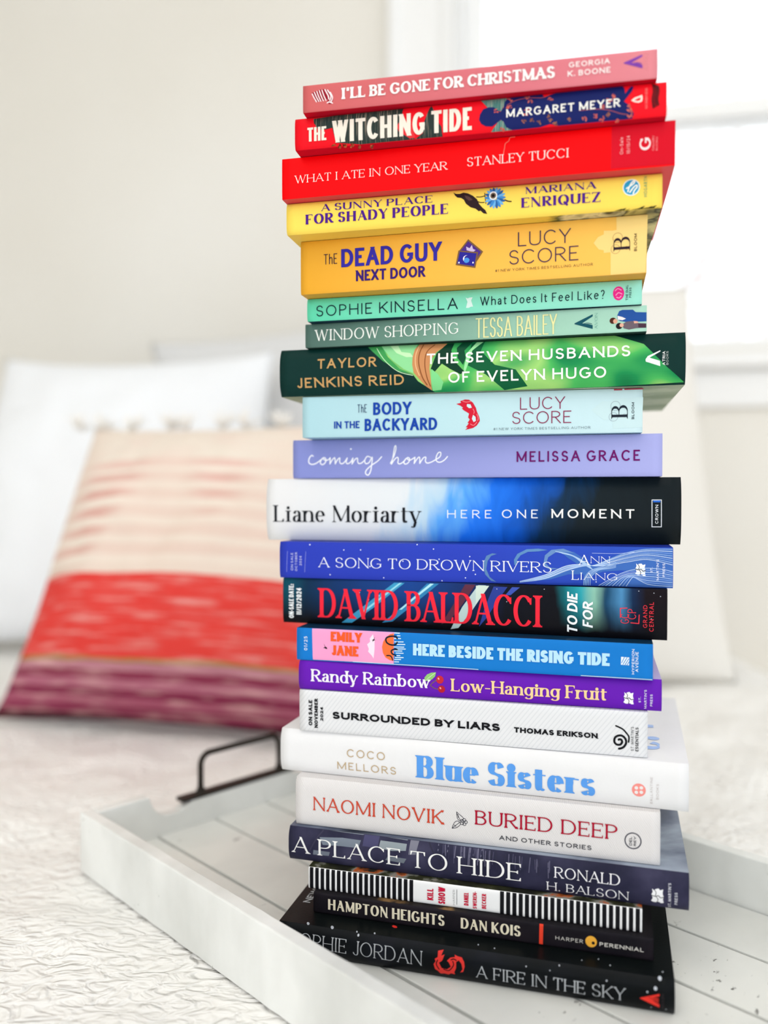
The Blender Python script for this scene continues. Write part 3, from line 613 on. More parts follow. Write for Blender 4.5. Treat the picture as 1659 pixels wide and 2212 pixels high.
   ('p','w','#3a4fa8',1,[(146.2,27.2),(150.8,27.2),(145.4,22.5),(142.3,22.4)]),
   ('e','w','#e8f0f4',3,51.74,20.87,0.26,0.25,0,0),
   ('e','w','#e8f0f4',3,57.75,16.59,0.26,0.24,0,0),
   ('e','w','#e8f0f4',3,64.57,19.28,0.26,0.24,0,0),
   ('e','w','#c8ccd8',2,137.28,25.88,0.31,0.23,0,0),
   ('e','w','#c8ccd8',2,164.9,26.63,0.3,0.23,0,0),
   ('e','w','#c8ccd8',2,217.51,27.24,0.28,0.22,0,0),
   ('e','w','#c8ccd8',2,143.13,18.53,0.31,0.24,0,0),
   ('e','w','#c8ccd8',2,225.61,26.4,0.28,0.22,0,0),
   ('e','w','#c8ccd8',2,229.11,24.68,0.28,0.22,0,0),
   ('e','w','#c8ccd8',2,224.29,11.93,0.28,0.22,0,0),
   ('l','e','#e83a48',1,0.48,[(207.6,12.0),(207.6,17.2),(211.2,17.5)]),
   ('l','e','#e83a48',1,0.48,[(213.3,9.2),(217.6,9.0),(217.8,13.9)]),
  ]},
 'rising': {"fit": [-0.05368, 0.50438, -0.28011, 0.20916, 0.0202, -0.10099],
  "T": [
   ('d', '01/25', 'geob', '#d8e8f4', 4.97, 7.13, 6.19, 14.87, 1),
   ('a', 'EMILY', 'fat', '#f05a28', 22.29, 42.2, 12.63, 18.5, 0),
   ('a', 'JANE', 'fat', '#f05a28', 22.87, 40.11, 4.12, 10.23, 0),
   ('t', 'HERE BESIDE THE RISING TIDE', 'fat', '#b4dcf6', 74.02, 186.31, 6.8, 13.82, 0),
   ('e', 'HYPERION', 'geob', '#e8f2f8', 198.08, 199.46, 3.03, 16.82, 1),
   ('e', 'AVENUE', 'geob', '#e8f2f8', 199.95, 201.47, 4.45, 15.47, 1),
  ],
  "P": [
   ('p','w','#ee9cc6',0,[(10.1,20.0),(36.8,20.9),(62.3,21.2),(62.1,1.1),(35.9,0.7),(10.6,0.6)]),
   ('p','w','#f4703a',1,[(62.1,19.2),(59.9,18.6),(57.4,16.8),(55.6,13.9),(54.8,10.7),(55.4,7.2),(57.0,4.5),(59.5,3.1),(61.9,2.6)]),
   ('l','w','#cfe6f4',1,0.56,[(62.5,19.4),(65.6,19.4)]),
   ('l','w','#cfe6f4',1,0.56,[(62.3,17.4),(63.5,17.4)]),
   ('l','w','#cfe6f4',1,0.56,[(64.3,17.9),(66.0,17.9)]),
   ('l','w','#cfe6f4',1,0.56,[(62.5,16.2),(66.4,16.3)]),
   ('l','w','#cfe6f4',1,0.56,[(62.7,14.2),(68.0,14.4)]),
   ('l','w','#cfe6f4',1,0.56,[(63.5,12.7),(69.0,12.9)]),
   ('l','w','#cfe6f4',1,0.56,[(62.5,11.1),(68.4,11.3)]),
   ('l','w','#cfe6f4',1,0.56,[(64.0,10.0),(69.3,10.2)]),
   ('l','w','#cfe6f4',1,0.56,[(62.7,8.8),(67.2,8.9)]),
   ('l','w','#cfe6f4',1,0.56,[(63.5,7.5),(68.0,7.6)]),
   ('l','w','#cfe6f4',1,0.56,[(62.5,6.0),(66.0,6.1)]),
   ('l','w','#cfe6f4',1,0.56,[(63.0,4.8),(68.0,5.0)]),
   ('l','w','#cfe6f4',1,0.56,[(62.7,3.6),(66.4,3.8)]),
   ('l','w','#cfe6f4',1,0.56,[(62.5,2.2),(65.2,2.3)]),
   ('s','w','#15202e',3,0.96,[(64.3,16.3),(63.1,17.4),(59.9,17.3),(57.4,16.0),(57.8,13.6),(60.3,12.3),(63.1,12.5),(64.3,13.9)]),
   ('s','w','#15202e',3,0.88,[(64.3,9.6),(62.5,9.8),(60.7,8.7),(61.1,7.1),(63.5,6.0)]),
   ('s','w','#15202e',3,0.72,[(57.8,5.7),(59.5,5.8),(60.7,5.1),(61.5,3.2)]),
   ('p','w','#f4dbe8',1,[(49.2,18.1),(47.2,15.5),(47.4,13.5),(45.5,11.8),(46.6,9.1),(46.1,7.5),(48.4,5.2),(49.6,3.5),(50.2,9.3),(50.2,14.0)]),
   ('p','w','#2a1c24',1,[(17.8,11.2),(18.6,9.3),(19.7,8.7),(20.1,7.7),(18.9,7.7),(19.5,6.9),(18.7,8.0),(17.3,8.2),(18.4,8.8)]),
   ('p','w','#2a1c24',2,[(50.5,16.6),(49.9,15.0),(50.7,14.7),(49.6,14.2),(48.9,13.3),(49.1,14.3),(48.4,14.6),(49.4,14.9)]),
   ('p','e','#e8f2f8',1,[(192.4,12.3),(196.7,12.1),(196.6,7.8),(192.3,7.9)]),
   ('l','e','#1873c0',2,0.4,[(192.7,9.0),(194.1,12.0)]),
   ('l','e','#1873c0',2,0.4,[(193.4,8.2),(195.5,11.9)]),
   ('l','e','#1873c0',2,0.4,[(194.5,8.0),(196.4,11.3)]),
   ('l','e','#1873c0',2,0.4,[(195.5,7.9),(196.6,9.7)]),
   ('l','w','#d8ecf8',1,0.4,[(36.4,0.8),(73.6,0.7),(112.8,0.5)]),
   ('l','w','#d8ecf8',1,0.4,[(170.9,0.2),(208.7,0.2)]),
  ]},
 'randy': {"fit": [-0.05198, 0.50424, -0.25588, 0.21237, 0.01795, -0.11895],
  "T": [
   ('a', 'Randy Rainbow', 'serifb', '#efe6f4', 8.4, 82.47, 5.53, 13.0, 0),
   ('t', 'Low-Hanging Fruit', 'serifb', '#f8cf98', 95.22, 183.11, 4.65, 12.03, 0),
   ('e', 'ST.', 'geob', '#ece4f4', 200.16, 201.34, 4.72, 7.79, 1),
   ('e', "MARTIN'S", 'geob', '#ece4f4', 203.15, 204.4, 1.25, 11.93, 1),
   ('e', 'PRESS', 'geob', '#ece4f4', 206.28, 207.53, 2.92, 9.64, 1),
  ],
  "P": [
   ('e','w','#c02838',2,88.31,10.95,2.28,2.33,0,0),
   ('e','w','#b0202f',2,89.34,5.4,2.12,2.18,0,0),
   ('e','w','#f0a0a0',3,87.52,11.52,0.47,0.71,30,0),
   ('e','w','#f0a0a0',3,88.63,5.98,0.47,0.7,30,0),
   ('s','w','#7a5a50',2,0.48,[(86.4,10.7),(83.8,8.7),(82.6,7.3)]),
   ('s','w','#7a5a50',2,0.48,[(87.4,5.3),(85.0,5.7),(82.6,7.3)]),
   ('p','w','#8cc070',2,[(79.3,9.7),(79.0,11.6),(80.6,13.6),(83.0,14.7),(85.9,15.1),(85.4,12.7),(83.4,10.7),(81.2,9.8)]),
   ('s','w','#d8ecc0',3,0.24,[(79.5,9.8),(82.2,12.2),(85.4,14.7)]),
   ('p','e','#f2eef6',1,[(192.5,10.0),(193.3,9.3),(194.3,10.0),(195.4,10.2),(196.0,9.4),(197.4,9.9),(197.1,8.2),(197.4,6.4),(196.3,6.2),(195.4,6.9),(194.2,6.5),(193.2,6.6),(192.2,7.3),(192.8,8.6)]),
   ('p','e','#f2eef6',2,[(192.4,7.0),(193.3,6.3),(194.3,7.0),(195.5,7.2),(196.1,6.4),(197.6,6.9),(197.2,5.2),(197.6,3.4),(196.4,3.3),(195.5,3.9),(194.2,3.5),(193.1,3.6),(192.1,4.3),(192.8,5.6)]),
   ('s','e','#20202a',3,0.4,[(192.3,7.0),(193.9,6.5),(195.2,6.9),(196.2,6.0),(197.5,6.3)]),
   ('s','e','#20202a',3,0.32,[(193.6,9.4),(194.3,8.3),(193.9,6.9)]),
   ('s','e','#20202a',3,0.32,[(194.2,6.5),(195.1,5.2),(194.7,3.7)]),
  ]},
 'liars': {"fit": [-0.0519, 0.50298, -0.26634, 0.20461, 0.02554, -0.14448],
  "T": [
   ('d', 'ON SALE', 'boldwide', '#141418', 6.03, 8.43, 3.65, 19.39, 1),
   ('d', 'NOVEMBER', 'boldwide', '#141418', 9.8, 12.02, 2.46, 20.44, 1),
   ('d', '2024', 'boldwide', '#141418', 13.64, 15.51, 7.02, 15.51, 1),
   ('t', 'SURROUNDED BY LIARS', 'boldwide', '#141418', 21.52, 123.4, 8.9, 13.23, 0),
   ('a', 'THOMAS ERIKSON', 'boldwide', '#141418', 131.46, 177.98, 8.88, 11.9, 0),
   ('e', "ST. MARTIN'S", 'thinb', '#26262c', 195.79, 197.25, 3.6, 16.9, 1),
   ('e', 'ESSENTIALS', 'boldc', '#141418', 198.15, 199.75, 3.51, 16.72, 1),
  ],
  "P": [
   ('s','e','#16161a',1,1.2,[(189.4,4.1),(190.7,4.5),(191.9,5.3),(192.7,6.4),(193.2,7.6),(193.2,8.8),(192.8,9.9),(192.1,10.8),(191.2,11.4),(190.2,11.6),(189.1,11.4),(188.2,11.0),(187.4,10.3),(187.0,9.4),(186.9,8.5),(187.0,7.7),(187.4,7.0),(188.0,6.5),(188.7,6.3),(189.4,6.3),(190.1,6.5),(190.6,7.0),(190.9,7.5),(191.1,8.0),(191.0,8.5),(190.8,9.0),(190.5,9.3),(190.1,9.4),(189.7,9.4),(189.4,9.3),(189.2,9.1)]),
   ('s','e','#16161a',1,0.88,[(194.5,8.2),(194.7,11.1),(193.3,13.2),(191.2,15.3),(187.7,16.8)]),
  ]},
 'blue': {"fit": [-0.0636, 0.50937, -0.29544, 0.23877, 0.02642, -0.1709],
  "T": [
   ('a', 'COCO', 'geo', '#bfa682', 43.83, 67.91, 12.76, 17.58, 0),
   ('a', 'MELLORS', 'geo', '#bfa682', 37.61, 74.81, 4.64, 9.33, 0),
   ('t', 'Blue Sisters', 'fatdidone', '#5a9ae4', 87.64, 190.0, 4.41, 17.76, 0),
   ('e', 'BALLANTINE', 'geo', '#c4bcb8', 218.96, 220.25, 3.06, 18.1, 1),
   ('e', 'BOOKS', 'geo', '#c4bcb8', 222.1, 223.46, 6.0, 14.52, 1),
  ],
  "P": [
   ('e','e','#f09088',1,213.05,10.18,3.65,3.63,0,0),
   ('e','e','#e8e2e0',2,211.74,11.28,0.96,0.95,0,0),
   ('e','e','#e8e2e0',2,211.75,8.81,0.97,0.95,0,0),
   ('e','e','#e8e2e0',2,214.36,11.55,0.96,0.95,0,0),
   ('e','e','#e8e2e0',2,214.37,9.09,0.96,0.94,0,0),
  ]},
 'buried': {"fit": [-0.05339, 0.49718, -0.27623, 0.21093, 0.02922, -0.20012],
  "T": [
   ('a', 'NAOMI NOVIK', 'roman', '#c84a34', 11.68, 91.74, 10.06, 18.32, 0),
   ('t', 'BURIED DEEP', 'roman', '#a81430', 110.47, 188.69, 12.21, 20.41, 0),
   ('t', 'AND OTHER STORIES', 'geob', '#33333c', 124.17, 174.97, 4.88, 7.44, 0),
   ('e', 'DEL', 'boldc', '#3a3a44', 194.9, 196.27, 10.05, 14.82, 1),
   ('e', 'REY', 'boldc', '#3a3a44', 197.23, 198.46, 10.03, 15.22, 1),
  ],
  "P": [
   ('s','w','#33333e',1,0.32,[(99.5,18.2),(100.0,14.5),(101.9,13.2),(103.5,14.9),(101.2,16.9),(99.5,18.2)]),
   ('s','w','#33333e',1,0.32,[(96.9,8.4),(98.1,11.6),(100.0,13.0),(101.9,11.6),(99.6,9.1),(96.9,8.4)]),
   ('s','w','#33333e',1,0.32,[(99.6,17.5),(101.5,13.9)]),
   ('s','w','#33333e',1,0.32,[(97.3,8.8),(101.2,12.2)]),
   ('s','w','#33333e',1,0.32,[(98.1,10.5),(99.2,9.7)]),
   ('s','w','#33333e',1,0.32,[(100.4,16.8),(100.4,15.1)]),
   ('e','w','#33333e',1,104.91,12.89,0.92,0.83,0,4),
   ('e','w','#33333e',1,104.07,11.63,0.91,0.84,0,4),
   ('e','w','#33333e',1,102.7,11.93,0.91,0.84,0,4),
   ('e','w','#33333e',1,102.69,13.36,0.92,0.84,0,4),
   ('e','w','#33333e',1,104.06,13.95,0.92,0.84,0,4),
   ('e','w','#33333e',2,103.69,12.75,0.45,0.46,0,3),
   ('e','e','#4a4a54',1,196.82,12.65,4.17,4.26,0,8),
  ]},
 'place': {"fit": [-0.05714, 0.4949, -0.28055, 0.22836, 0.02048, -0.22061],
  "T": [
   ('t', 'A PLACE TO HIDE', 'serif2', '#f0efec', 2.65, 139.9, 5.26, 14.92, 0),
   ('a', 'RONALD', 'serif', '#ecebee', 158.48, 193.17, 9.91, 15.79, 0),
   ('a', 'H. BALSON', 'serif', '#ecebee', 154.28, 197.59, 1.97, 7.13, 0),
   ('e', "ST. MARTIN'S", 'geob', '#dcdce4', 217.83, 219.3, 0.3, 14.62, 1),
   ('e', 'PRESS', 'geob', '#dcdce4', 221.09, 222.55, 3.24, 10.02, 1),
  ],
  "P": [
   ('p','w','#77808c',0,[(19.9,16.0),(34.1,17.2),(45.8,17.0),(44.4,12.5),(33.3,12.4),(22.0,11.8)]),
   ('p','w','#8b949c',0,[(25.8,20.5),(36.6,21.7),(47.7,21.1),(46.5,19.8),(33.3,19.9)]),
   ('p','w','#8e979c',0,[(57.8,18.2),(73.8,18.0),(73.4,14.3),(65.0,13.3),(57.0,14.0)]),
   ('p','w','#858e96',0,[(61.4,21.2),(74.2,21.1),(73.8,19.7),(61.4,20.2)]),
   ('p','w','#6b727c',0,[(62.6,10.0),(73.8,9.8),(72.2,6.9),(61.0,7.5)]),
   ('p','w','#6d7480',0,[(16.1,8.0),(26.6,8.0),(25.8,5.5),(15.7,5.1)]),
   ('p','w','#484668',0,[(47.7,20.8),(57.0,20.7),(56.2,13.9),(46.9,14.0)]),
   ('p','w','#7a7a88',0,[(75.8,20.1),(80.9,20.3),(79.3,12.8),(75.0,12.3)]),
   ('s','w','#3a384c',1,0.72,[(21.6,20.9),(17.4,14.1),(13.6,7.2)]),
   ('s','w','#2f2e40',1,0.96,[(87.1,20.7),(91.0,13.5),(98.0,5.2)]),
   ('l','w','#6c6a80',1,0.48,[(107.8,21.4),(108.0,14.6)]),
   ('l','w','#4a4860',1,0.48,[(95.2,21.1),(95.0,11.5)]),
   ('l','w','#34334a',1,0.48,[(116.7,21.5),(116.8,12.3)]),
   ('l','w','#6c6a80',1,0.48,[(117.8,21.3),(117.2,16.1)]),
   ('l','w','#4a4860',1,0.48,[(113.7,20.8),(113.4,16.0)]),
   ('l','w','#34334a',1,0.48,[(101.3,21.4),(101.5,15.4)]),
   ('l','w','#6c6a80',1,0.48,[(105.7,21.7),(105.8,15.2)]),
   ('l','w','#4a4860',1,0.48,[(106.5,20.8),(106.0,15.9)]),
   ('l','w','#34334a',1,0.48,[(111.5,21.4),(111.8,14.3)]),
   ('l','w','#6c6a80',1,0.48,[(115.7,20.9),(115.8,13.5)]),
   ('l','w','#4a4860',1,0.48,[(113.1,20.6),(112.7,16.2)]),
   ('l','w','#34334a',1,0.48,[(99.0,21.6),(98.7,12.5)]),
   ('l','w','#6c6a80',1,0.48,[(115.4,20.5),(115.4,11.3)]),
   ('l','w','#4a4860',1,0.48,[(114.2,21.7),(114.6,14.9)]),
   ('l','w','#34334a',1,0.48,[(116.1,20.8),(116.1,16.3)]),
   ('l','w','#6c6a80',1,0.48,[(110.5,21.1),(109.9,10.5)]),
   ('l','w','#4a4860',1,0.48,[(111.0,21.3),(110.7,14.6)]),
   ('l','w','#34334a',1,0.48,[(97.6,20.5),(97.1,13.2)]),
   ('l','w','#6c6a80',1,0.48,[(111.2,20.9),(110.6,10.8)]),
   ('l','w','#4a4860',1,0.48,[(101.7,21.4),(101.8,10.8)]),
   ('l','w','#34334a',1,0.48,[(116.2,20.6),(116.8,15.9)]),
   ('l','w','#6c6a80',1,0.48,[(102.5,21.7),(102.1,13.8)]),
   ('l','w','#4a4860',1,0.48,[(114.7,20.5),(115.2,13.6)]),
   ('l','w','#34334a',1,0.48,[(104.9,21.9),(104.9,14.0)]),
   ('l','w','#6c6a80',1,0.48,[(98.2,20.7),(97.9,16.5)]),
   ('l','w','#4a4860',1,0.48,[(116.7,21.2),(116.8,16.2)]),
   ('l','w','#34334a',1,0.48,[(95.4,21.5),(95.2,11.4)]),
   ('l','w','#6c6a80',1,0.48,[(96.4,20.8),(96.9,14.5)]),
   ('l','w','#4a4860',1,0.48,[(95.5,20.7),(95.7,15.9)]),
   ('l','w','#34334a',1,0.48,[(99.0,21.5),(98.8,15.5)]),
   ('l','w','#6c6a80',1,0.48,[(92.5,20.9),(92.4,16.5)]),
   ('l','w','#4a4860',1,0.48,[(106.5,20.4),(106.5,13.7)]),
   ('l','w','#34334a',1,0.48,[(106.8,20.7),(106.2,14.5)]),
   ('l','w','#6c6a80',1,0.48,[(107.4,21.2),(107.5,14.6)]),
   ('l','w','#5c5a70',1,0.48,[(155.4,17.6),(155.7,13.5)]),
   ('l','w','#44425a',1,0.48,[(136.7,18.2),(136.7,12.0)]),
   ('l','w','#2c2b3e',1,0.48,[(123.8,18.6),(123.8,13.8)]),
   ('l','w','#5c5a70',1,0.48,[(155.6,18.0),(155.4,12.2)]),
   ('l','w','#44425a',1,0.48,[(147.5,17.8),(147.8,13.0)]),
   ('l','w','#2c2b3e',1,0.48,[(154.4,17.7),(154.9,14.3)]),
   ('l','w','#5c5a70',1,0.48,[(139.0,18.6),(139.5,11.8)]),
   ('l','w','#44425a',1,0.48,[(148.8,17.9),(149.2,14.6)]),
   ('l','w','#2c2b3e',1,0.48,[(122.8,19.6),(123.0,14.4)]),
   ('l','w','#5c5a70',1,0.48,[(144.9,18.5),(144.3,10.8)]),
   ('l','w','#44425a',1,0.48,[(124.3,19.0),(123.8,12.8)]),
   ('l','w','#2c2b3e',1,0.48,[(135.7,18.3),(136.3,12.2)]),
   ('l','w','#5c5a70',1,0.48,[(148.6,18.1),(148.5,11.4)]),
   ('l','w','#44425a',1,0.48,[(140.4,18.4),(140.2,12.7)]),
   ('l','w','#2c2b3e',1,0.48,[(120.2,19.4),(120.4,10.8)]),
   ('l','w','#5c5a70',1,0.48,[(118.5,19.7),(119.0,13.8)]),
   ('l','w','#44425a',1,0.48,[(135.4,19.1),(135.2,14.5)]),
   ('l','w','#2c2b3e',1,0.48,[(123.1,19.6),(122.9,11.1)]),
   ('l','w','#5c5a70',1,0.48,[(154.8,17.2),(155.0,9.1)]),
   ('l','w','#44425a',1,0.48,[(121.7,19.0),(121.6,12.1)]),
   ('l','w','#2c2b3e',1,0.48,[(139.8,18.7),(139.6,10.8)]),
   ('l','w','#5c5a70',1,0.48,[(119.8,19.1),(119.7,11.2)]),
   ('l','w','#44425a',1,0.48,[(117.2,19.3),(116.6,14.8)]),
   ('l','w','#2c2b3e',1,0.48,[(131.1,18.8),(130.6,13.4)]),
   ('l','w','#5c5a70',1,0.48,[(122.2,19.5),(122.4,10.1)]),
   ('l','w','#44425a',1,0.48,[(121.8,19.4),(121.5,10.3)]),
   ('l','w','#2c2b3e',1,0.48,[(149.5,17.8),(149.8,9.7)]),
   ('l','w','#5c5a70',1,0.48,[(133.0,18.9),(133.0,12.5)]),
   ('l','w','#44425a',1,0.48,[(116.8,19.9),(117.1,11.8)]),
   ('l','w','#2c2b3e',1,0.48,[(125.6,19.6),(126.2,10.7)]),
   ('p','e','#f0f0f2',1,[(209.6,10.5),(210.6,9.8),(211.7,10.6),(213.0,11.0),(213.7,10.1),(215.3,10.8),(215.0,8.7),(215.4,6.7),(214.1,6.4),(213.0,7.1),(211.6,6.6),(210.4,6.6),(209.3,7.3),(210.0,8.9)]),
   ('p','e','#f0f0f2',2,[(209.6,7.0),(210.6,6.3),(211.8,7.1),(213.1,7.5),(213.8,6.5),(215.6,7.3),(215.2,5.2),(215.6,3.2),(214.2,2.9),(213.1,3.6),(211.6,3.1),(210.4,3.1),(209.2,3.7),(210.0,5.4)]),
   ('s','e','#20202a',3,0.4,[(209.4,7.0),(211.3,6.5),(212.8,7.1),(214.0,6.1),(215.5,6.6)]),
   ('s','e','#20202a',3,0.32,[(210.9,9.9),(211.7,8.7),(211.3,7.0)]),
   ('s','e','#20202a',3,0.32,[(211.6,6.6),(212.7,5.0),(212.2,3.3)]),
  ]},
 'kill': {"fit": [-0.04493, 0.48427, -0.26723, 0.18995, 0.01312, -0.23373],
  "STR": [-0.24, 64.16, 114.05, 190.06],
  "T": [
   ('t', 'KILL', 'cond', '#c8183c', 72.43, 76.03, 2.69, 9.37, 1),
   ('t', 'SHOW', 'cond', '#c8183c', 78.94, 82.9, 1.38, 11.05, 1),
   ('e', 'HARPER', 'thin', '#2c2c32', 87.37, 88.5, 1.71, 10.44, 1),
   ('a', 'DANIEL', 'cond', '#c8183c', 93.7, 96.32, 2.35, 9.69, 1),
   ('a', 'SWEREN-', 'cond', '#c8183c', 98.79, 101.02, 1.2, 10.92, 1),
   ('a', 'BECKER', 'cond', '#c8183c', 103.88, 106.32, 1.83, 10.25, 1),
  ],
  "P": [
   ('l','e','#2c2c32',1,0.24,[(89.6,2.1),(89.6,10.6)]),
  ]},
 'hampton': {"fit": [-0.04153, 0.47984, -0.2722, 0.19114, 0.01233, -0.24606],
  "T": [
   ('t', 'HAMPTON HEIGHTS', 'deco', '#e8dfc6', 9.22, 78.9, 3.14, 9.38, 0),
   ('a', 'DAN KOIS', 'deco', '#e8dfc6', 88.14, 121.5, 3.36, 9.33, 0),
   ('e', 'HARPER', 'geo', '#dcd8d0', 140.32, 154.93, 4.63, 6.65, 0),
   ('e', 'PERENNIAL', 'geob', '#e8e4dc', 163.58, 186.2, 4.55, 6.62, 0),
  ],
  "P": [
   ('p','w','#e8442e',1,[(131.7,11.8),(133.8,11.8),(133.6,0.6),(131.5,0.7)]),
   ('e','e','#f0b040',1,159.19,6.12,3.01,3.07,0,0),
   ('e','e','#18141a',2,160.29,5.5,0.82,0.85,0,0),
  ]},
 'fire': {"fit": [-0.06069, 0.4709, -0.27273, 0.21685, 0.01806, -0.26412],
  "T": [
   ('a', 'SOPHIE JORDAN', 'serift', '#b8bcc0', 8.19, 85.57, 6.51, 14.18, 0),
   ('t', 'A FIRE IN THE SKY', 'serift', '#c4c8cc', 115.76, 192.67, 4.75, 11.38, 0),
   ('e', 'AVON', 'serif', '#54484c', 210.31, 211.58, 3.67, 11.47, 1),
  ],
  "P": [
   ('p','w','#e03a34',1,[(94.4,15.3),(97.4,16.1),(96.3,13.4),(98.1,14.1),(97.0,11.0),(95.2,9.6),(96.7,6.9),(99.6,6.6),(101.8,8.4),(100.7,10.4),(99.6,11.4),(101.4,13.1),(103.9,13.7),(103.6,14.7),(105.4,14.2),(107.6,14.0),(109.0,12.1),(109.4,9.6),(108.5,6.6),(106.9,6.0),(108.2,8.0),(107.6,10.8),(106.1,12.4),(104.7,11.4),(104.7,8.2),(103.6,5.5),(104.0,4.3),(101.8,4.4),(100.3,3.3),(98.1,3.6),(95.9,3.1),(94.5,4.8),(93.0,5.6),(92.2,8.4),(93.3,10.1),(92.8,11.4),(94.4,12.4)]),
   ('s','w','#2a1216',2,0.56,[(97.8,6.4),(100.7,6.1),(103.2,9.4),(102.8,11.5)]),
   ('s','w','#2a1216',2,0.56,[(94.4,10.9),(93.7,8.6),(95.2,6.0)]),
   ('s','w','#2a1216',2,0.56,[(101.8,12.1),(103.2,12.7),(104.7,12.2)]),
   ('p','e','#ee3a30',1,[(200.0,7.8),(209.4,11.2),(209.4,10.1),(204.0,8.5)]),
   ('p','e','#ee3a30',1,[(200.0,7.8),(204.0,8.5),(209.4,5.7),(209.4,3.8),(200.0,7.4)]),
   ('s','e','#ee3a30',1,0.32,[(204.2,8.1),(206.6,9.1),(208.9,8.7)]),
   ('s','e','#ee3a30',1,0.32,[(204.2,7.8),(206.6,8.6),(208.9,8.1)]),
   ('s','e','#ee3a30',1,0.32,[(204.2,7.4),(206.6,8.1),(208.9,7.4)]),
   ('s','e','#ee3a30',1,0.32,[(204.2,7.1),(206.6,7.6),(208.9,6.7)]),
   ('e','w','#c4c8d0',1,17.76,18.43,0.88,0.83,0,0),
   ('e','w','#c4c8d0',1,32.43,18.32,0.95,0.91,0,0),
   ('e','w','#c4c8d0',1,47.17,17.96,0.47,0.45,0,0),
   ('e','w','#c4c8d0',1,48.34,16.63,0.62,0.6,0,0),
   ('e','w','#c4c8d0',1,57.61,18.5,0.53,0.52,0,0),
   ('e','w','#c4c8d0',1,124.99,20.13,0.35,0.36,0,0),
   ('e','w','#c4c8d0',1,170.79,20.69,0.27,0.27,0,0),
   ('e','w','#c4c8d0',1,179.3,22.55,0.27,0.28,0,0),
   ('e','w','#c4c8d0',1,211.06,20.86,0.31,0.34,0,0),
   ('e','w','#c4c8d0',1,209.68,17.59,0.89,0.95,0,0),
   ('e','w','#c4c8d0',1,207.47,13.42,0.83,0.89,0,0),
   ('e','w','#c4c8d0',1,203.51,11.28,0.45,0.48,0,0),
   ('e','w','#c4c8d0',1,205.48,3.01,0.32,0.34,0,0),
   ('e','w','#c4c8d0',1,212.63,3.14,0.32,0.34,0,0),
   ('e','w','#c4c8d0',1,185.19,20.22,0.33,0.34,0,0),
   ('e','w','#c4c8d0',1,183.45,13.52,0.39,0.42,0,0),
   ('e','w','#c4c8d0',1,154.58,14.18,0.27,0.28,0,0),
   ('e','w','#c4c8d0',1,159.34,16.68,0.34,0.35,0,0),
   ('e','w','#c4c8d0',1,142.18,14.36,0.35,0.35,0,0),
   ('e','w','#c4c8d0',1,116.19,20.75,0.36,0.36,0,0),
   ('e','w','#d83028',1,69.2,23.96,1.51,0.66,-5,0),
   ('p','w','#d83028',1,[(183.8,-0.9),(187.8,-0.1),(187.5,-1.1),(184.8,-1.6)]),
  ]},
}
# ---------------------------------------------------------------- helpers
def lin(h):
    h = h.lstrip('#')
    v = [int(h[i:i + 2], 16) / 255 for i in (0, 2, 4)]
    return tuple(((c / 12.92) if c <= .04045 else ((c + .055) / 1.055) ** 2.4) for c in v) + (1,)

_M = {}
def nt(name):
    m = bpy.data.materials.new(name); m.use_nodes = True
    n = m.node_tree
    return m, n.nodes, n.links, n.nodes['Principled BSDF']

def add_bump(N, L, b, scale, strength, dist=.001, detail=3, coord='Object', vec=None):
    tc = N.new('ShaderNodeTexCoord'); nz = N.new('ShaderNodeTexNoise'); bp = N.new('ShaderNodeBump')
    nz.inputs['Scale'].default_value = scale; nz.inputs['Detail'].default_value = detail
    bp.inputs['Strength'].default_value = strength; bp.inputs['Distance'].default_value = dist
    L.new(tc.outputs[coord], nz.inputs['Vector']); L.new(nz.outputs['Fac'], bp.inputs['Height'])
    L.new(bp.outputs['Normal'], b.inputs['Normal'])
    return nz, bp

def mat(col, rough=.5, name=None, bump=None, metal=0, spec=.08, mottled=0):
    key = (col, rough, name, metal, spec, mottled)
    if key in _M: return _M[key]
    m, N, L, b = nt(name or ('print_' + col.strip('#')))
    b.inputs['Base Color'].default_value = lin(col)
    b.inputs['Roughness'].default_value = rough
    b.inputs['Metallic'].default_value = metal
    b.inputs['Specular IOR Level'].default_value = spec
    if mottled:
        tc = N.new('ShaderNodeTexCoord'); nz = N.new('ShaderNodeTexNoise'); nz.inputs['Scale'].default_value = 60
        nz.inputs['Detail'].default_value = 8
        hs = N.new('ShaderNodeMix'); hs.data_type = 'RGBA'
        c = lin(col)
        hs.inputs[6].default_value = tuple(x * (1 - mottled) for x in c[:3]) + (1,)
        hs.inputs[7].default_value = tuple(min(1, x * (1 + mottled)) for x in c[:3]) + (1,)
        L.new(tc.outputs['Object'], nz.inputs['Vector']); L.new(nz.outputs['Fac'], hs.inputs[0])
        L.new(hs.outputs[2], b.inputs['Base Color'])
    if bump: add_bump(N, L, b, *bump)
    _M[key] = m
    return m

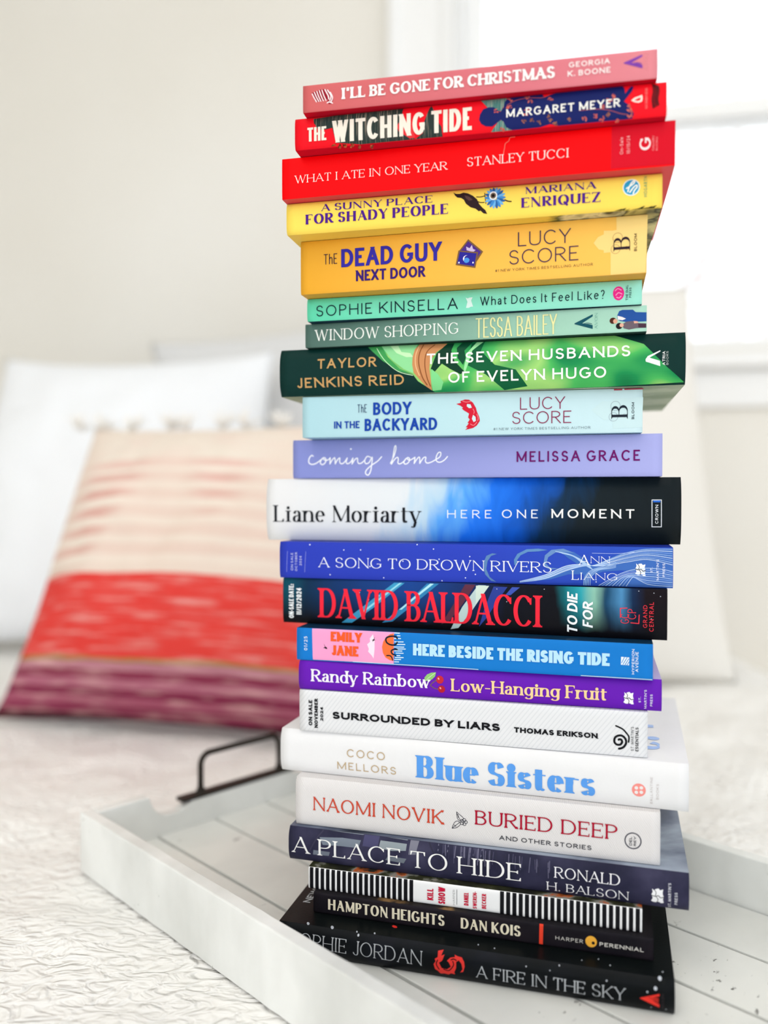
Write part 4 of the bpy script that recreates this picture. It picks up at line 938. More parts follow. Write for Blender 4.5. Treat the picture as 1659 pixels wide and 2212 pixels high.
def ramp_mat(name, stops, axis='X', scale=1.0, noise_amp=0.0, noise_scale=(20, 60, 60), shear=0.0, rough=.45, interp='LINEAR', distort=0.0, bump=True, offset=0.0, spec=.08, zfade=0):
    """colours along one object axis in metres * scale, edge broken by noise"""
    m, N, L, b = nt(name)
    tc = N.new('ShaderNodeTexCoord'); sp = N.new('ShaderNodeSeparateXYZ')
    L.new(tc.outputs['Object'], sp.inputs[0])
    mp = N.new('ShaderNodeMapping'); mp.inputs['Scale'].default_value = noise_scale
    nz = N.new('ShaderNodeTexNoise'); nz.inputs['Scale'].default_value = 1; nz.inputs['Detail'].default_value = 3
    nz.inputs['Distortion'].default_value = distort
    L.new(tc.outputs['Object'], mp.inputs[0]); L.new(mp.outputs[0], nz.inputs['Vector'])
    def math_(op, a, bb):
        n = N.new('ShaderNodeMath'); n.operation = op
        for i, q in enumerate((a, bb)):
            if isinstance(q, (int, float)): n.inputs[i].default_value = q
            else: L.new(q, n.inputs[i])
        return n.outputs[0]
    v = math_('MULTIPLY', sp.outputs[axis], scale)
    v = math_('ADD', v, offset)
    if shear: v = math_('ADD', v, math_('MULTIPLY', sp.outputs['Z'], shear))
    if noise_amp: v = math_('ADD', v, math_('MULTIPLY', math_('SUBTRACT', nz.outputs['Fac'], .5), noise_amp))
    cr = N.new('ShaderNodeValToRGB'); cr.color_ramp.interpolation = interp
    e = cr.color_ramp.elements
    while len(e) < len(stops): e.new(.5)
    for i, (p, c) in enumerate(stops):
        e[i].position = p; e[i].color = lin(c)
    L.new(v, cr.inputs[0]); out = cr.outputs[0]
    if zfade:        # the printed picture runs out into black towards the lower edge
        q = math_('SUBTRACT', math_('ADD', math_('MULTIPLY', sp.outputs['Z'], 55), math_('MULTIPLY', nz.outputs['Fac'], .5)), .42)
        mx = N.new('ShaderNodeMix'); mx.data_type = 'RGBA'; mx.clamp_factor = True
        mx.inputs[6].default_value = lin('#0a0a10'); L.new(q, mx.inputs[0]); L.new(out, mx.inputs[7]); out = mx.outputs[2]
    L.new(out, b.inputs['Base Color'])
    b.inputs['Roughness'].default_value = rough
    b.inputs['Specular IOR Level'].default_value = spec
    if bump: add_bump(N, L, b, 900, .08, .0005)
    return m

def noise_mat(name, stops, scale=(1, 1, 1), nscale=30, detail=4, rough=.5, distort=0.0, bump=None, spec=.08):
    m, N, L, b = nt(name)
    tc = N.new('ShaderNodeTexCoord'); mp = N.new('ShaderNodeMapping'); mp.inputs['Scale'].default_value = scale
    nz = N.new('ShaderNodeTexNoise'); nz.inputs['Scale'].default_value = nscale; nz.inputs['Detail'].default_value = detail
    nz.inputs['Distortion'].default_value = distort
    cr = N.new('ShaderNodeValToRGB'); e = cr.color_ramp.elements
    while len(e) < len(stops): e.new(.5)
    for i, (p, c) in enumerate(stops):
        e[i].position = p; e[i].color = lin(c)
    L.new(tc.outputs['Object'], mp.inputs[0]); L.new(mp.outputs[0], nz.inputs['Vector'])
    L.new(nz.outputs['Fac'], cr.inputs[0]); L.new(cr.outputs[0], b.inputs['Base Color'])
    b.inputs['Roughness'].default_value = rough
    b.inputs['Specular IOR Level'].default_value = spec
    if bump: add_bump(N, L, b, *bump)
    return m

def special(c):
    if c in _M: return _M[c]
    if c == 'HATCH':
        m = ramp_mat('hatched_dark_green', [(0, '#24302c'), (.46, '#2c3834'), (.56, '#7e7466'), (1, '#a89682')], noise_amp=1.0, noise_scale=(1500, 1, 50), scale=0, offset=.42, bump=False)
    elif c == 'TEAL':
        m = ramp_mat('hatched_teal', [(0, '#2c5a5a'), (.48, '#4a7a74'), (.6, '#96a090'), (1, '#a8685c')], noise_amp=1.0, noise_scale=(1300, 1, 60), scale=0, offset=.5, bump=False)
    elif c == 'GLOW':
        m = ramp_mat('printed_teal_glow', [(0, '#0a2a38'), (.35, '#1a8a94'), (.6, '#46b8c4'), (.85, '#156e86'), (1, '#0a3044')], scale=0, offset=.5, noise_amp=1.6, noise_scale=(55, 1, 40), bump=False)
    elif c == 'GSATIN':
        m = noise_mat('printed_green_satin', [(.3, '#0c5a38'), (.42, '#1d8a4e'), (.52, '#4cb45c'), (.62, '#9ed274'), (.8, '#3aa058')], scale=(1, .2, 1.5), nscale=22, detail=1.2, distort=.4)
    else:
        return mat(c, rough=.4)
    _M[c] = m
    return m

def tag(o, label=None, cat=None, group=None, kind=None):
    if label: o['label'] = label
    if cat: o['category'] = cat
    if group: o['group'] = group
    if kind: o['kind'] = kind
    return o
def empty(name, loc=(0, 0, 0), rz=0, parent=None):
    o = bpy.data.objects.new(name, None); C.objects.link(o)
    o.empty_display_size = .05; o.location = loc; o.rotation_euler = (0, 0, rz)
    if parent: o.parent = parent
    return o
def mesh_obj(name, verts, faces, mats, parent=None, mi=None, smooth=False):
    me = bpy.data.meshes.new(name)
    me.from_pydata(verts, [], faces)
    for m in (mats if isinstance(mats, (list, tuple)) else [mats]): me.materials.append(m)
    if mi: me.polygons.foreach_set('material_index', mi)
    if smooth: me.polygons.foreach_set('use_smooth', [True] * len(me.polygons))
    me.update()
    o = bpy.data.objects.new(name, me); C.objects.link(o)
    if parent: o.parent = parent
    return o
def bm_obj(name, bm, m, parent=None, smooth=False, bevel=0, seg=2):
    bmesh.ops.recalc_face_normals(bm, faces=bm.faces)
    me = bpy.data.meshes.new(name); bm.to_mesh(me); bm.free()
    for q in (m if isinstance(m, (list, tuple)) else [m]): me.materials.append(q)
    if smooth: me.polygons.foreach_set('use_smooth', [True] * len(me.polygons))
    o = bpy.data.objects.new(name, me); C.objects.link(o)
    if parent: o.parent = parent
    if bevel:
        b = o.modifiers.new('bevel', 'BEVEL'); b.width = bevel; b.segments = seg; b.limit_method = 'ANGLE'
    return o
def add_box(bm, x0, x1, y0, y1, z0, z1, M=None):
    vs = [bm.verts.new((x, y, z)) for x in (x0, x1) for y in (y0, y1) for z in (z0, z1)]
    for f in ((0, 1, 3, 2), (4, 6, 7, 5), (0, 4, 5, 1), (2, 3, 7, 6), (0, 2, 6, 4), (1, 5, 7, 3)):
        bm.faces.new([vs[i] for i in f])
    if M: 
        for v in vs: v.co = M @ v.co
    return vs
def tube(bm, pts, r, n=10, r1=None):
    rings = []
    pts = [Vector(p) for p in pts]
    up = Vector((0, 0, 1))
    prev = None
    for i, p in enumerate(pts):
        d = (pts[min(i + 1, len(pts) - 1)] - pts[max(i - 1, 0)]).normalized()
        if prev is None:
            a = d.cross(up)
            if a.length < .05: a = d.cross(Vector((1, 0, 0)))
        else:
            a = prev - d * prev.dot(d)
        a.normalize(); prev = a
        b = d.cross(a)
        rr = r if r1 is None else r + (r1 - r) * i / (len(pts) - 1)
        rings.append([bm.verts.new(p + (a * math.cos(t) + b * math.sin(t)) * rr) for t in [k * 2 * math.pi / n for k in range(n)]])
    for q, s in zip(rings, rings[1:]):
        for k in range(n): bm.faces.new((q[k], q[(k + 1) % n], s[(k + 1) % n], s[k]))
    bm.faces.new(rings[0][::-1]); bm.faces.new(rings[-1])

# ---------------------------------------------------------------- lettering: a small skeleton alphabet
G = {
'A': (.78, "ts:0,0 .5,1|e:.5,1 1,0|h:.2,.35 .8,.35"),
'B': (.60, "se:0,0 0,1|:0,1 .42,1 a.42,.77,.5,.23,90,-90 0,.54|:0,.54 .45,.54 a.45,.27,.55,.27,90,-90 0,0"),
'C': (.76, "k:a.55,.5,.55,.5,40,320"),
'D': (.74, "se:0,0 0,1|:0,1 .38,1 a.38,.5,.62,.5,90,-90 0,0"),
'E': (.54, "se:0,0 0,1|b:0,1 1,1|b:0,.52 .85,.52|b:0,0 1,0"),
'F': (.52, "se:0,0 0,1|b:0,1 1,1|b:0,.5 .85,.5"),
'G': (.80, "k:a.52,.5,.52,.5,42,318|:.96,.13 .96,.44|h:.58,.44 .99,.44"),
'H': (.74, "se:0,0 0,1|se:1,0 1,1|h:0,.52 1,.52"),
'I': (0, "se:.5,0 .5,1"),
'J': (.40, "s:1,1 1,.3 c1,.05 .8,0 .55,0 c.3,0 .12,.08 0,.2"),
'K': (.68, "se:0,0 0,1|te:0,.36 .95,1|e:.3,.56 1,0"),
'L': (.52, "se:0,0 0,1|b:0,0 1,0"),
'M': (.92, "ts:0,0 0,1|:0,1 .5,.05|t:.5,.05 1,1|e:1,1 1,0"),
'N': (.76, "ts:0,0 0,1|:0,1 1,0|te:1,0 1,1"),
'O': (.84, ":a.5,.5,.5,.5,90,450"),
'P': (.58, "se:0,0 0,1|:0,1 .42,1 a.42,.74,.58,.26,90,-90 0,.48"),
'Q': (.84, ":a.5,.5,.5,.5,90,450|:.55,.28 1,-.14"),
'R': (.64, "se:0,0 0,1|:0,1 .4,1 a.4,.75,.54,.25,90,-90 0,.5|e:.4,.5 1,0"),
'S': (.58, ":.93,.8 c.85,.93 .7,1 .5,1 c.2,1 .04,.88 .04,.74 c.04,.56 .28,.54 .5,.5 c.76,.46 .98,.43 .98,.26 c.98,.1 .8,0 .5,0 c.26,0 .1,.08 .02,.22"),
'T': (.64, "s:.5,0 .5,1|Bb:0,1 1,1"),
'U': (.72, "s:0,1 0,.36 c0,.1 .2,0 .5,0 c.8,0 1,.1 1,.36 1,1 e"),
'V': (.76, "s:0,1 .5,0|te:.5,0 1,1"),
'W': (1.1, "s:0,1 .27,0|t:.27,0 .5,1|:.5,1 .73,0|te:.73,0 1,1"),
'X': (.7, "se:0,1 1,0|tse:0,0 1,1"),
'Y': (.7, "s:0,1 .5,.46|te:.5,.46 1,1|s:.5,0 .5,.46"),
'Z': (.6, "b:1,1 0,1|:1,1 0,0|b:0,0 1,0"),
'0': (.56, ":a.5,.5,.5,.5,90,450"),
'1': (.22, "s:.9,0 .9,1|h:0,.78 .9,1"),
'2': (.52, ":.05,.75 c.1,.95 .3,1 .5,1 c.8,1 .95,.85 .95,.7 c.95,.45 .4,.3 .02,0|b:.02,0 1,0"),
'3': (.52, ":.05,.8 c.15,.95 .3,1 .5,1 c.8,1 .92,.88 .92,.75 c.92,.6 .75,.53 .45,.53|:.45,.53 c.8,.53 .98,.42 .98,.26 c.98,.1 .8,0 .5,0 c.25,0 .1,.08 .02,.22"),
'4': (.56, ":.75,0 .75,1|t:.75,1 0,.27|h:0,.27 1,.27"),
'5': (.52, "h:.9,1 .15,1|:.15,1 .08,.52|:.08,.52 c.2,.62 .35,.64 .5,.64 c.85,.64 .98,.5 .98,.32 c.98,.12 .8,0 .48,0 c.25,0 .1,.08 .02,.2"),
'-': (.3, "h:0,.36 1,.36"), "'": (0, ":.5,.72 .5,1"), '.': (0, "o:.5,.0"), ':': (0, "o:.5,.0|o:.5,.5"), ',': (0, ":.5,-.1 .5,.1"),
'/': (.4, "t:0,-.05 1,1.05"), '#': (.6, "h:0,.3 1,.3|h:0,.68 1,.68|t:.25,0 .4,1|t:.62,0 .77,1"),
'?': (.44, ":.02,.8 c.1,.95 .3,1 .5,1 c.8,1 .98,.88 .98,.74 c.98,.55 .5,.5 .5,.26|o:.5,0"),
'a': (.48, ":.08,.5 c.15,.62 .3,.66 .47,.66 c.78,.66 .88,.56 .88,.42 .88,0 e|:.88,.4 c.6,.36 .02,.38 .02,.17 c.02,.04 .2,0 .38,0 c.62,0 .8,.1 .88,.24"),
'b': (.54, "s:0,1 0,0|:a.5,.33,.5,.33,180,-180"),
'd': (.54, "se:1,1 1,0|:a.5,.33,.5,.33,0,360"),
'e': (.52, "h:.03,.36 .97,.36|:a.5,.33,.5,.33,5,318"),
'g': (.54, ":a.5,.34,.5,.32,0,360|s:1,.66 1,-.05 c1,-.24 .75,-.3 .48,-.3 c.25,-.3 .1,-.26 .04,-.18"),
'h': (.54, "se:0,1 0,0|:0,.4 c.05,.55 .3,.66 .55,.66 c.88,.66 1,.54 1,.38 1,0 e"),
'i': (0, "se:.5,.66 .5,0|o:.5,.86"),
'k': (.54, "se:0,1 0,0|te:0,.24 .92,.66|e:.3,.38 1,0"),
'l': (0, "se:.5,1 .5,0"),
'n': (.54, "se:0,.66 0,0|:0,.4 c.05,.55 .3,.66 .55,.66 c.88,.66 1,.54 1,.38 1,0 e"),
'o': (.56, ":a.5,.33,.5,.33,90,450"),
'r': (.36, "se:0,.66 0,0|:0,.34 c.1,.54 .4,.68 1,.62"),
's': (.42, ":.93,.54 c.85,.62 .7,.66 .5,.66 c.2,.66 .05,.6 .05,.49 c.05,.38 .28,.36 .5,.33 c.76,.3 .97,.27 .97,.17 c.97,.06 .8,0 .5,0 c.26,0 .1,.05 .02,.14"),
't': (.34, ":.35,.9 .35,.2 c.35,.05 .5,0 .65,0 c.8,0 .9,.03 1,.08|h:0,.66 1,.66"),
'u': (.54, "s:0,.66 0,.26 c0,.08 .2,0 .45,0 c.75,0 .95,.1 1,.25|se:1,.66 1,0"),
'w': (.82, "s:0,.66 .27,0|t:.27,0 .5,.66|:.5,.66 .73,0|te:.73,0 1,.66"),
'y': (.56, "s:0,.66 .5,0|ts:1,.66 .5,0|:.5,0 .4,-.18 c.32,-.32 .15,-.32 .02,-.26"),
}
#          stem  hair serif gap  options
STY = {
'serif': (.125, .05, .085, .13), 'serif2': (.14, .05, .1, .14), 'serifb': (.19, .075, .08, .10), 'serift': (.085, .04, .06, .13),
'serifx': (.135, .055, .08, .05), 'fatserif': (.24, .13, .06, .10), 'didone': (.155, .035, .11, .12), 'fatdidone': (.30, .05, .07, .07),
'roman': (.13, .075, .05, .14), 'flare': (.27, .06, .03, .16), 'geom': (.098, .095, 0, .24), 'geo': (.12, .115, 0, .26),
'geob': (.17, .16, 0, .22), 'thin': (.075, .07, 0, .18), 'thinb': (.12, .11, 0, .25), 'hand': (.20, .17, 0, .12),
'wob': (.20, .16, 0, .12), 'tall': (.075, .06, 0, .09), 'din': (.15, .145, 0, .28), 'wide': (.11, .10, 0, .45),
'widem': (.13, .11, 0, .45), 'wideb': (.17, .14, 0, .38), 'cond': (.20, .16, 0, .12), 'ital': (.22, .18, 0, .10),
'fat': (.30, .24, 0, .07), 'boldwide': (.31, .25, 0, .14), 'boldc': (.21, .17, 0, .14), 'deco': (.23, .10, 0, .12),
'B': (.2, .05, .1, .1),
}

def parse_path(s):
    pts, cur = [], None
    toks = s.split()
    i = 0
    while i < len(toks):
        t = toks[i]
        if t[0] == 'a':
            cx, cy, rx, ry, a0, a1 = [float(q) for q in t[1:].split(',')]
            n = max(6, int(abs(a1 - a0) / 11))
            for k in range(n + 1):
                a = math.radians(a0 + (a1 - a0) * k / n)
                pts.append((cx + rx * math.cos(a), cy + ry * math.sin(a)))
        elif t[0] == 'c':
            p0 = pts[-1]
            p1 = tuple(float(q) for q in t[1:].split(','))
            p2 = tuple(float(q) for q in toks[i + 1].split(','))
            p3 = tuple(float(q) for q in toks[i + 2].split(','))
            i += 2
            for k in range(1, 9):
                u = k / 8
                pts.append(tuple((1 - u) ** 3 * p0[j] + 3 * u * (1 - u) ** 2 * p1[j] + 3 * u * u * (1 - u) * p2[j] + u ** 3 * p3[j] for j in (0, 1)))
        elif t != 'e':
            pts.append(tuple(float(q) for q in t.split(',')))
        i += 1
    return pts

def offset_strip(pts, wf, closed=False, hcut=(False, False)):
    """outline quads of a stroke; wf(dx, dy) gives its width"""
    q = [pts[0]]
    for p in pts[1:]:
        if math.hypot(p[0] - q[-1][0], p[1] - q[-1][1]) > 1e-5: q.append(p)
    pts = q
    if len(pts) < 2: return []
    # refine long spans so that the print follows a curved spine
    L, Rr = [], []
    n = len(pts)
    for i, p in enumerate(pts):
        if closed:
            a = pts[(i - 1) % (n - 1)] if i else pts[n - 2]
            b = pts[(i + 1) % (n - 1)] if i < n - 1 else pts[1]
        else:
            a = pts[max(i - 1, 0)]; b = pts[min(i + 1, n - 1)]
        d1 = (p[0] - a[0], p[1] - a[1]); d2 = (b[0] - p[0], b[1] - p[1])
        l1 = math.hypot(*d1); l2 = math.hypot(*d2)
        d1 = (d1[0] / l1, d1[1] / l1) if l1 > 1e-9 else (d2[0] / l2, d2[1] / l2)
        d2 = (d2[0] / l2, d2[1] / l2) if l2 > 1e-9 else d1
        dx, dy = d1[0] + d2[0], d1[1] + d2[1]
        l = math.hypot(dx, dy) or 1
        dx, dy = dx / l, dy / l
        wdt = wf(dx, dy) / 2
        c = max(.6, dx * d1[0] + dy * d1[1])
        nx, ny = -dy * wdt / c, dx * wdt / c
        end = (i == 0 and hcut[0]) or (i == n - 1 and hcut[1])
        if end and not closed:
            hw = wdt / max(.3, abs(dy))
            sg = 1 if dy < 0 else -1
            nx, ny = sg * hw, 0
        L.append((p[0] + nx, p[1] + ny)); Rr.append((p[0] - nx, p[1] - ny))
    return [(L[i], Rr[i], Rr[i + 1], L[i + 1]) for i in range(n - 1)]

def glyph_polys(ch, W, st, H=1.0):
    """polygons of one letter, W wide, cap height 1"""
    stem, hair, ser, gap = STY[st]
    out = []
    hw, hh = stem / 2, hair / 2
    W = max(W, stem)
    def mp(p): return (hw + p[0] * (W - 2 * hw), hh + p[1] * (1 - 2 * hh))
    contrast = stem - hair
    for part in G[ch][1].split('|'):
        fl, path = part.split(':', 1)
        if 'o' in fl:
            x, y = [float(q) for q in path.split(',')]
            r = stem * .62
            cx, cy = mp((x, y)); cy += max(0, r - hh) if y < .2 else 0
            out.append([(cx + r * math.cos(a), cy + r * math.sin(a)) for a in [k * math.pi / 6 for k in range(12)]])
            continue
        raw = parse_path(path)
        endser = path.endswith(' e')
        pts = [mp(p) for p in raw]
        closed = math.hypot(raw[0][0] - raw[-1][0], raw[0][1] - raw[-1][1]) < 1e-4 and len(raw) > 5
        thin = 't' in fl
        def wf(dx, dy, thin=thin):
            if 'h' in fl: return hair
            if thin and contrast > .02: return hair * 1.15
            return math.sqrt((stem * dy) ** 2 + (hair * dx) ** 2)
        cut = [False, False]
        for e, (i, j) in enumerate(((0, 1), (-1, -2))):
            dx, dy = pts[i][0] - pts[j][0], pts[i][1] - pts[j][1]
            l = math.hypot(dx, dy) or 1
            y = raw[i][1]
            if not closed and abs(dy) / l > .35 and min(abs(y), abs(y - 1), abs(y - .66)) < .012:
                cut[e] = True
                ty = pts[i][1] + (hh if dy > 0 else -hh)
                pts[i] = (pts[i][0] + dx / abs(dy) * hh, ty)
            elif not closed and abs(dx) / l > .8 and (raw[i][0] < .02 or raw[i][0] > .98):
                pts[i] = (pts[i][0] + (hw if dx > 0 else -hw) * .98, pts[i][1])
        out += [list(q) for q in offset_strip(pts, wf, closed, cut)]
        if ser and contrast > .02:
            flags = [('s' in fl), ('e' in fl) or endser]
            for e, (i, j) in enumerate(((0, 1), (-1, -2))):
                if not flags[e] or not cut[e]: continue
                x, y = pts[i]
                w_ = (hair * 1.15 if thin else stem) / 2 + ser
                t_ = hair * .85
                sg = 1 if pts[j][1] > y else -1
                k = (hair * 1.15 if thin else stem) / 2
                out.append([(x - w_, y), (x + w_, y), (x + w_, y + sg * t_), (x - w_, y + sg * t_)])
                out.append([(x - k - ser * .55, y + sg * t_), (x + k + ser * .55, y + sg * t_), (x + k, y + sg * t_ * 2.4), (x - k, y + sg * t_ * 2.4)])
            if 'b' in fl or 'B' in fl:
                for (i, j, on) in ((-1, -2, 'b' in fl), (0, 1, 'B' in fl)):
                    if not on: continue
                    x, y = pts[i]; sg = 1 if x > pts[j][0] else -1
                    hgt = .17 if ch != 'T' else .2
                    lo = -hgt if raw[i][1] > .8 else (hgt if raw[i][1] < .2 else hgt * .55)
                    b0 = hh if lo < 0 else -hh
                    out.append([(x, y + b0), (x - sg * (.03 + ser), y + b0), (x - sg * .045, y + lo), (x, y + lo)])
                    if .2 < raw[i][1] < .8: out.append([(x, y), (x - sg * (.03 + ser), y), (x - sg * .045, y - lo), (x, y - lo)])
            if 'k' in fl:
                for (i, sg) in ((0, -1),):
                    x, y = pts[i]
                    out.append([(x - hair, y + hair), (x + hair * .9, y + .12), (x + hair * .9, y - .10), (x + hair * .1, y - .10)])
    return out

def text_polys(s, st, width, cap):
    """all polygons of a line of text fitted to width x cap"""
    stem, hair, ser, gap = STY[st]
    total = width / cap
    sp = .34 if gap < .3 else .6
    fatw = max(0, stem - .12) * 1.2
    a = b = 0.0
    for i, ch in enumerate(s):
        if ch == ' ': a += sp; continue
        w_ = G[ch][0] and G[ch][0] + fatw
        if w_ == 0: b += stem + (ser * 1.4)
        else: a += w_
        if i < len(s) - 1: a += gap
    k = max(.2, (total - b) / a) if a else 1
    x, out = 0.0, []
    for i, ch in enumerate(s):
        if ch == ' ': x += sp * k; continue
        w_ = G[ch][0] and G[ch][0] + fatw
        if w_ == 0:
            W = stem; x0 = x + ser * .7; adv = stem + ser * 1.4
        else:
            W = w_ * k; x0 = x; adv = W
        wob = 0
        for poly in glyph_polys(ch, W, st):
            out.append([((x0 + p[0]) * cap, p[1] * cap) for p in poly])
        x += adv + gap * k
    if st == 'ital': out = [[(p[0] + p[1] * .18 - .09 * cap, p[1]) for p in poly] for poly in out]
    return out

# ---------------------------------------------------------------- print on a book spine
class Print:
    def __init__(s, cuts=()): s.v, s.f, s.mi, s.mats, s.k, s.cuts = [], [], [], [], 0, cuts
    def m(s, mt):
        if mt not in s.mats: s.mats.append(mt)
        return s.mats.index(mt)
    def poly(s, pts, mt, surf, off, big=False):
        s.k += 1
        off = off + (s.k % 23) * 1.5e-6
        b = len(s.v)
        # split tall shapes so that they follow the rounding of the spine
        if len(pts) == 4 and not big:
            (a, b_, c, d) = pts
            ln = max(abs(a[1] - d[1]), abs(b_[1] - c[1])); n = max(1, int(ln / .0018))
            n2 = max(1, int(max(abs(a[1] - b_[1]), abs(d[1] - c[1])) / .0018))
            for i in range(n + 1):
                for j in range(n2 + 1):
                    u, t = i / n, j / n2
                    s.v.append(surf(*[(1 - u) * ((1 - t) * a[q] + t * b_[q]) + u * ((1 - t) * d[q] + t * c[q]) for q in (0, 1)], off))
            for i in range(n):
                for j in range(n2):
                    o = b + i * (n2 + 1) + j
                    s.f.append((o, o + 1, o + n2 + 2, o + n2 + 1)); s.mi.append(s.m(mt))
            return
        if True:
            bm = bmesh.new()
            vs = [bm.verts.new((p[0], 0, p[1])) for p in pts]
            for t in tessellate_polygon([[Vector((p[0], 0, p[1])) for p in pts]]):
                try: bm.faces.new([vs[i] for i in t])
                except ValueError: pass
            zs = [p[1] for p in pts]
            for z in s.cuts:
                if min(zs) < z < max(zs):
                    bmesh.ops.bisect_plane(bm, geom=bm.verts[:] + bm.edges[:] + bm.faces[:], plane_co=(0, 0, z), plane_no=(0, 0, 1), dist=1e-7)
            bm.verts.index_update()
            for v in bm.verts: s.v.append(surf(v.co.x, v.co.z, off))
            for f in bm.faces:
                s.f.append(tuple(b + v.index for v in f.verts)); s.mi.append(s.m(mt))
            bm.free()
    def build(s, name, parent):
        if not s.f: return None
        return mesh_obj(name, s.v, s.f, s.mats, parent, s.mi)

def catmull(p, n=5):
    if len(p) < 3: return p
    out = []
    for i in range(len(p) - 1):
        a = p[max(i - 1, 0)]; b = p[i]; c = p[i + 1]; d = p[min(i + 2, len(p) - 1)]
        for k in range(n):
            t = k / n
            out.append(tuple(.5 * (2 * b[q] + (c[q] - a[q]) * t + (2 * a[q] - 5 * b[q] + 4 * c[q] - d[q]) * t * t + (3 * b[q] - a[q] - 3 * c[q] + d[q]) * t ** 3) for q in (0, 1)))
    out.append(p[-1])
    return out

def draw_prims(prims, texts, surf, want):
    """want: part letter -> Print"""
    mm = .001
    for p in prims:
        part = p[1]; pr = want[part]; mt = special(p[2]); off = .00008 + p[3] * .00003
        if p[0] == 'p':
            pr.poly([(a * mm, min(max(b * mm, .00012), surf.tt - .00012)) for a, b in p[4]], mt, surf, off, True)
        elif p[0] in 'sl':
            pts = [(a * mm, min(max(b * mm, .0005), surf.tt - .0005)) for a, b in p[5]]
            if p[0] == 's': pts = catmull(pts)
            wd = p[4] * mm
            for q in offset_strip(pts, lambda dx, dy: wd): pr.poly(list(q), mt, surf, off)
            for e in (pts[0], pts[-1]):
                pr.poly([(e[0] + wd / 2 * math.cos(t), e[1] + wd / 2 * math.sin(t)) for t in [k * math.pi / 3 for k in range(6)]], mt, surf, off)
        elif p[0] == 'e':
            _, _, _, _, cx, cy, rx, ry, rot, ring = p
            n = 28 if max(rx, ry) > 2 else (14 if max(rx, ry) > .8 else 8)
            cr, sr = math.cos(math.radians(rot)), math.sin(math.radians(rot))
            def ep(a, k=1.0):
                x, y = rx * k * math.cos(a), ry * k * math.sin(a)
                return ((cx + x * cr - y * sr) * mm, (cy + x * sr + y * cr) * mm)
            if ring:
                wd = ring * .14 * mm * .57
                pts = [ep(2 * math.pi * k / n) for k in range(n + 1)]
                for q in offset_strip(pts, lambda dx, dy: wd, closed=True): pr.poly(list(q), mt, surf, off)
            else:
                pr.poly([ep(2 * math.pi * k / n) for k in range(n)], mt, surf, off)
    for (part, s, st, col, u0, u1, v0, v1, rot) in texts:
        pr = want[part]; mt = special(col)
        if rot:
            v0, v1 = max(v0, 1.1), min(v1, surf.tt * 1000 - 1.1)
            polys = text_polys(s, st, (v1 - v0) * mm, (u1 - u0) * mm)
            polys = [[(u1 * mm - q[1], v0 * mm + q[0]) for q in poly] for poly in polys]
        else:
            polys = text_polys(s, st, (u1 - u0) * mm, (v1 - v0) * mm)
            polys = [[(u0 * mm + q[0], v0 * mm + q[1]) for q in poly] for poly in polys]
        for poly in polys: pr.poly(poly, mt, surf, .00032)

# ---------------------------------------------------------------- books
paper = ramp_mat('page_edges', [(0, '#e6ddca'), (.5, '#f4efe2'), (1, '#d8cfbb')], axis='Z', scale=0, offset=.5, noise_amp=1.4, noise_scale=(2, 2, 2200), rough=.8, bump=False)
board = mat('#26262c', .6, 'cover_board')
GROUP = 'books in the rainbow stack'

def cover_mat(n, c, rough=.42):
    return mat(c, rough, n, bump=(700, .12, .0004), mottled=.03)

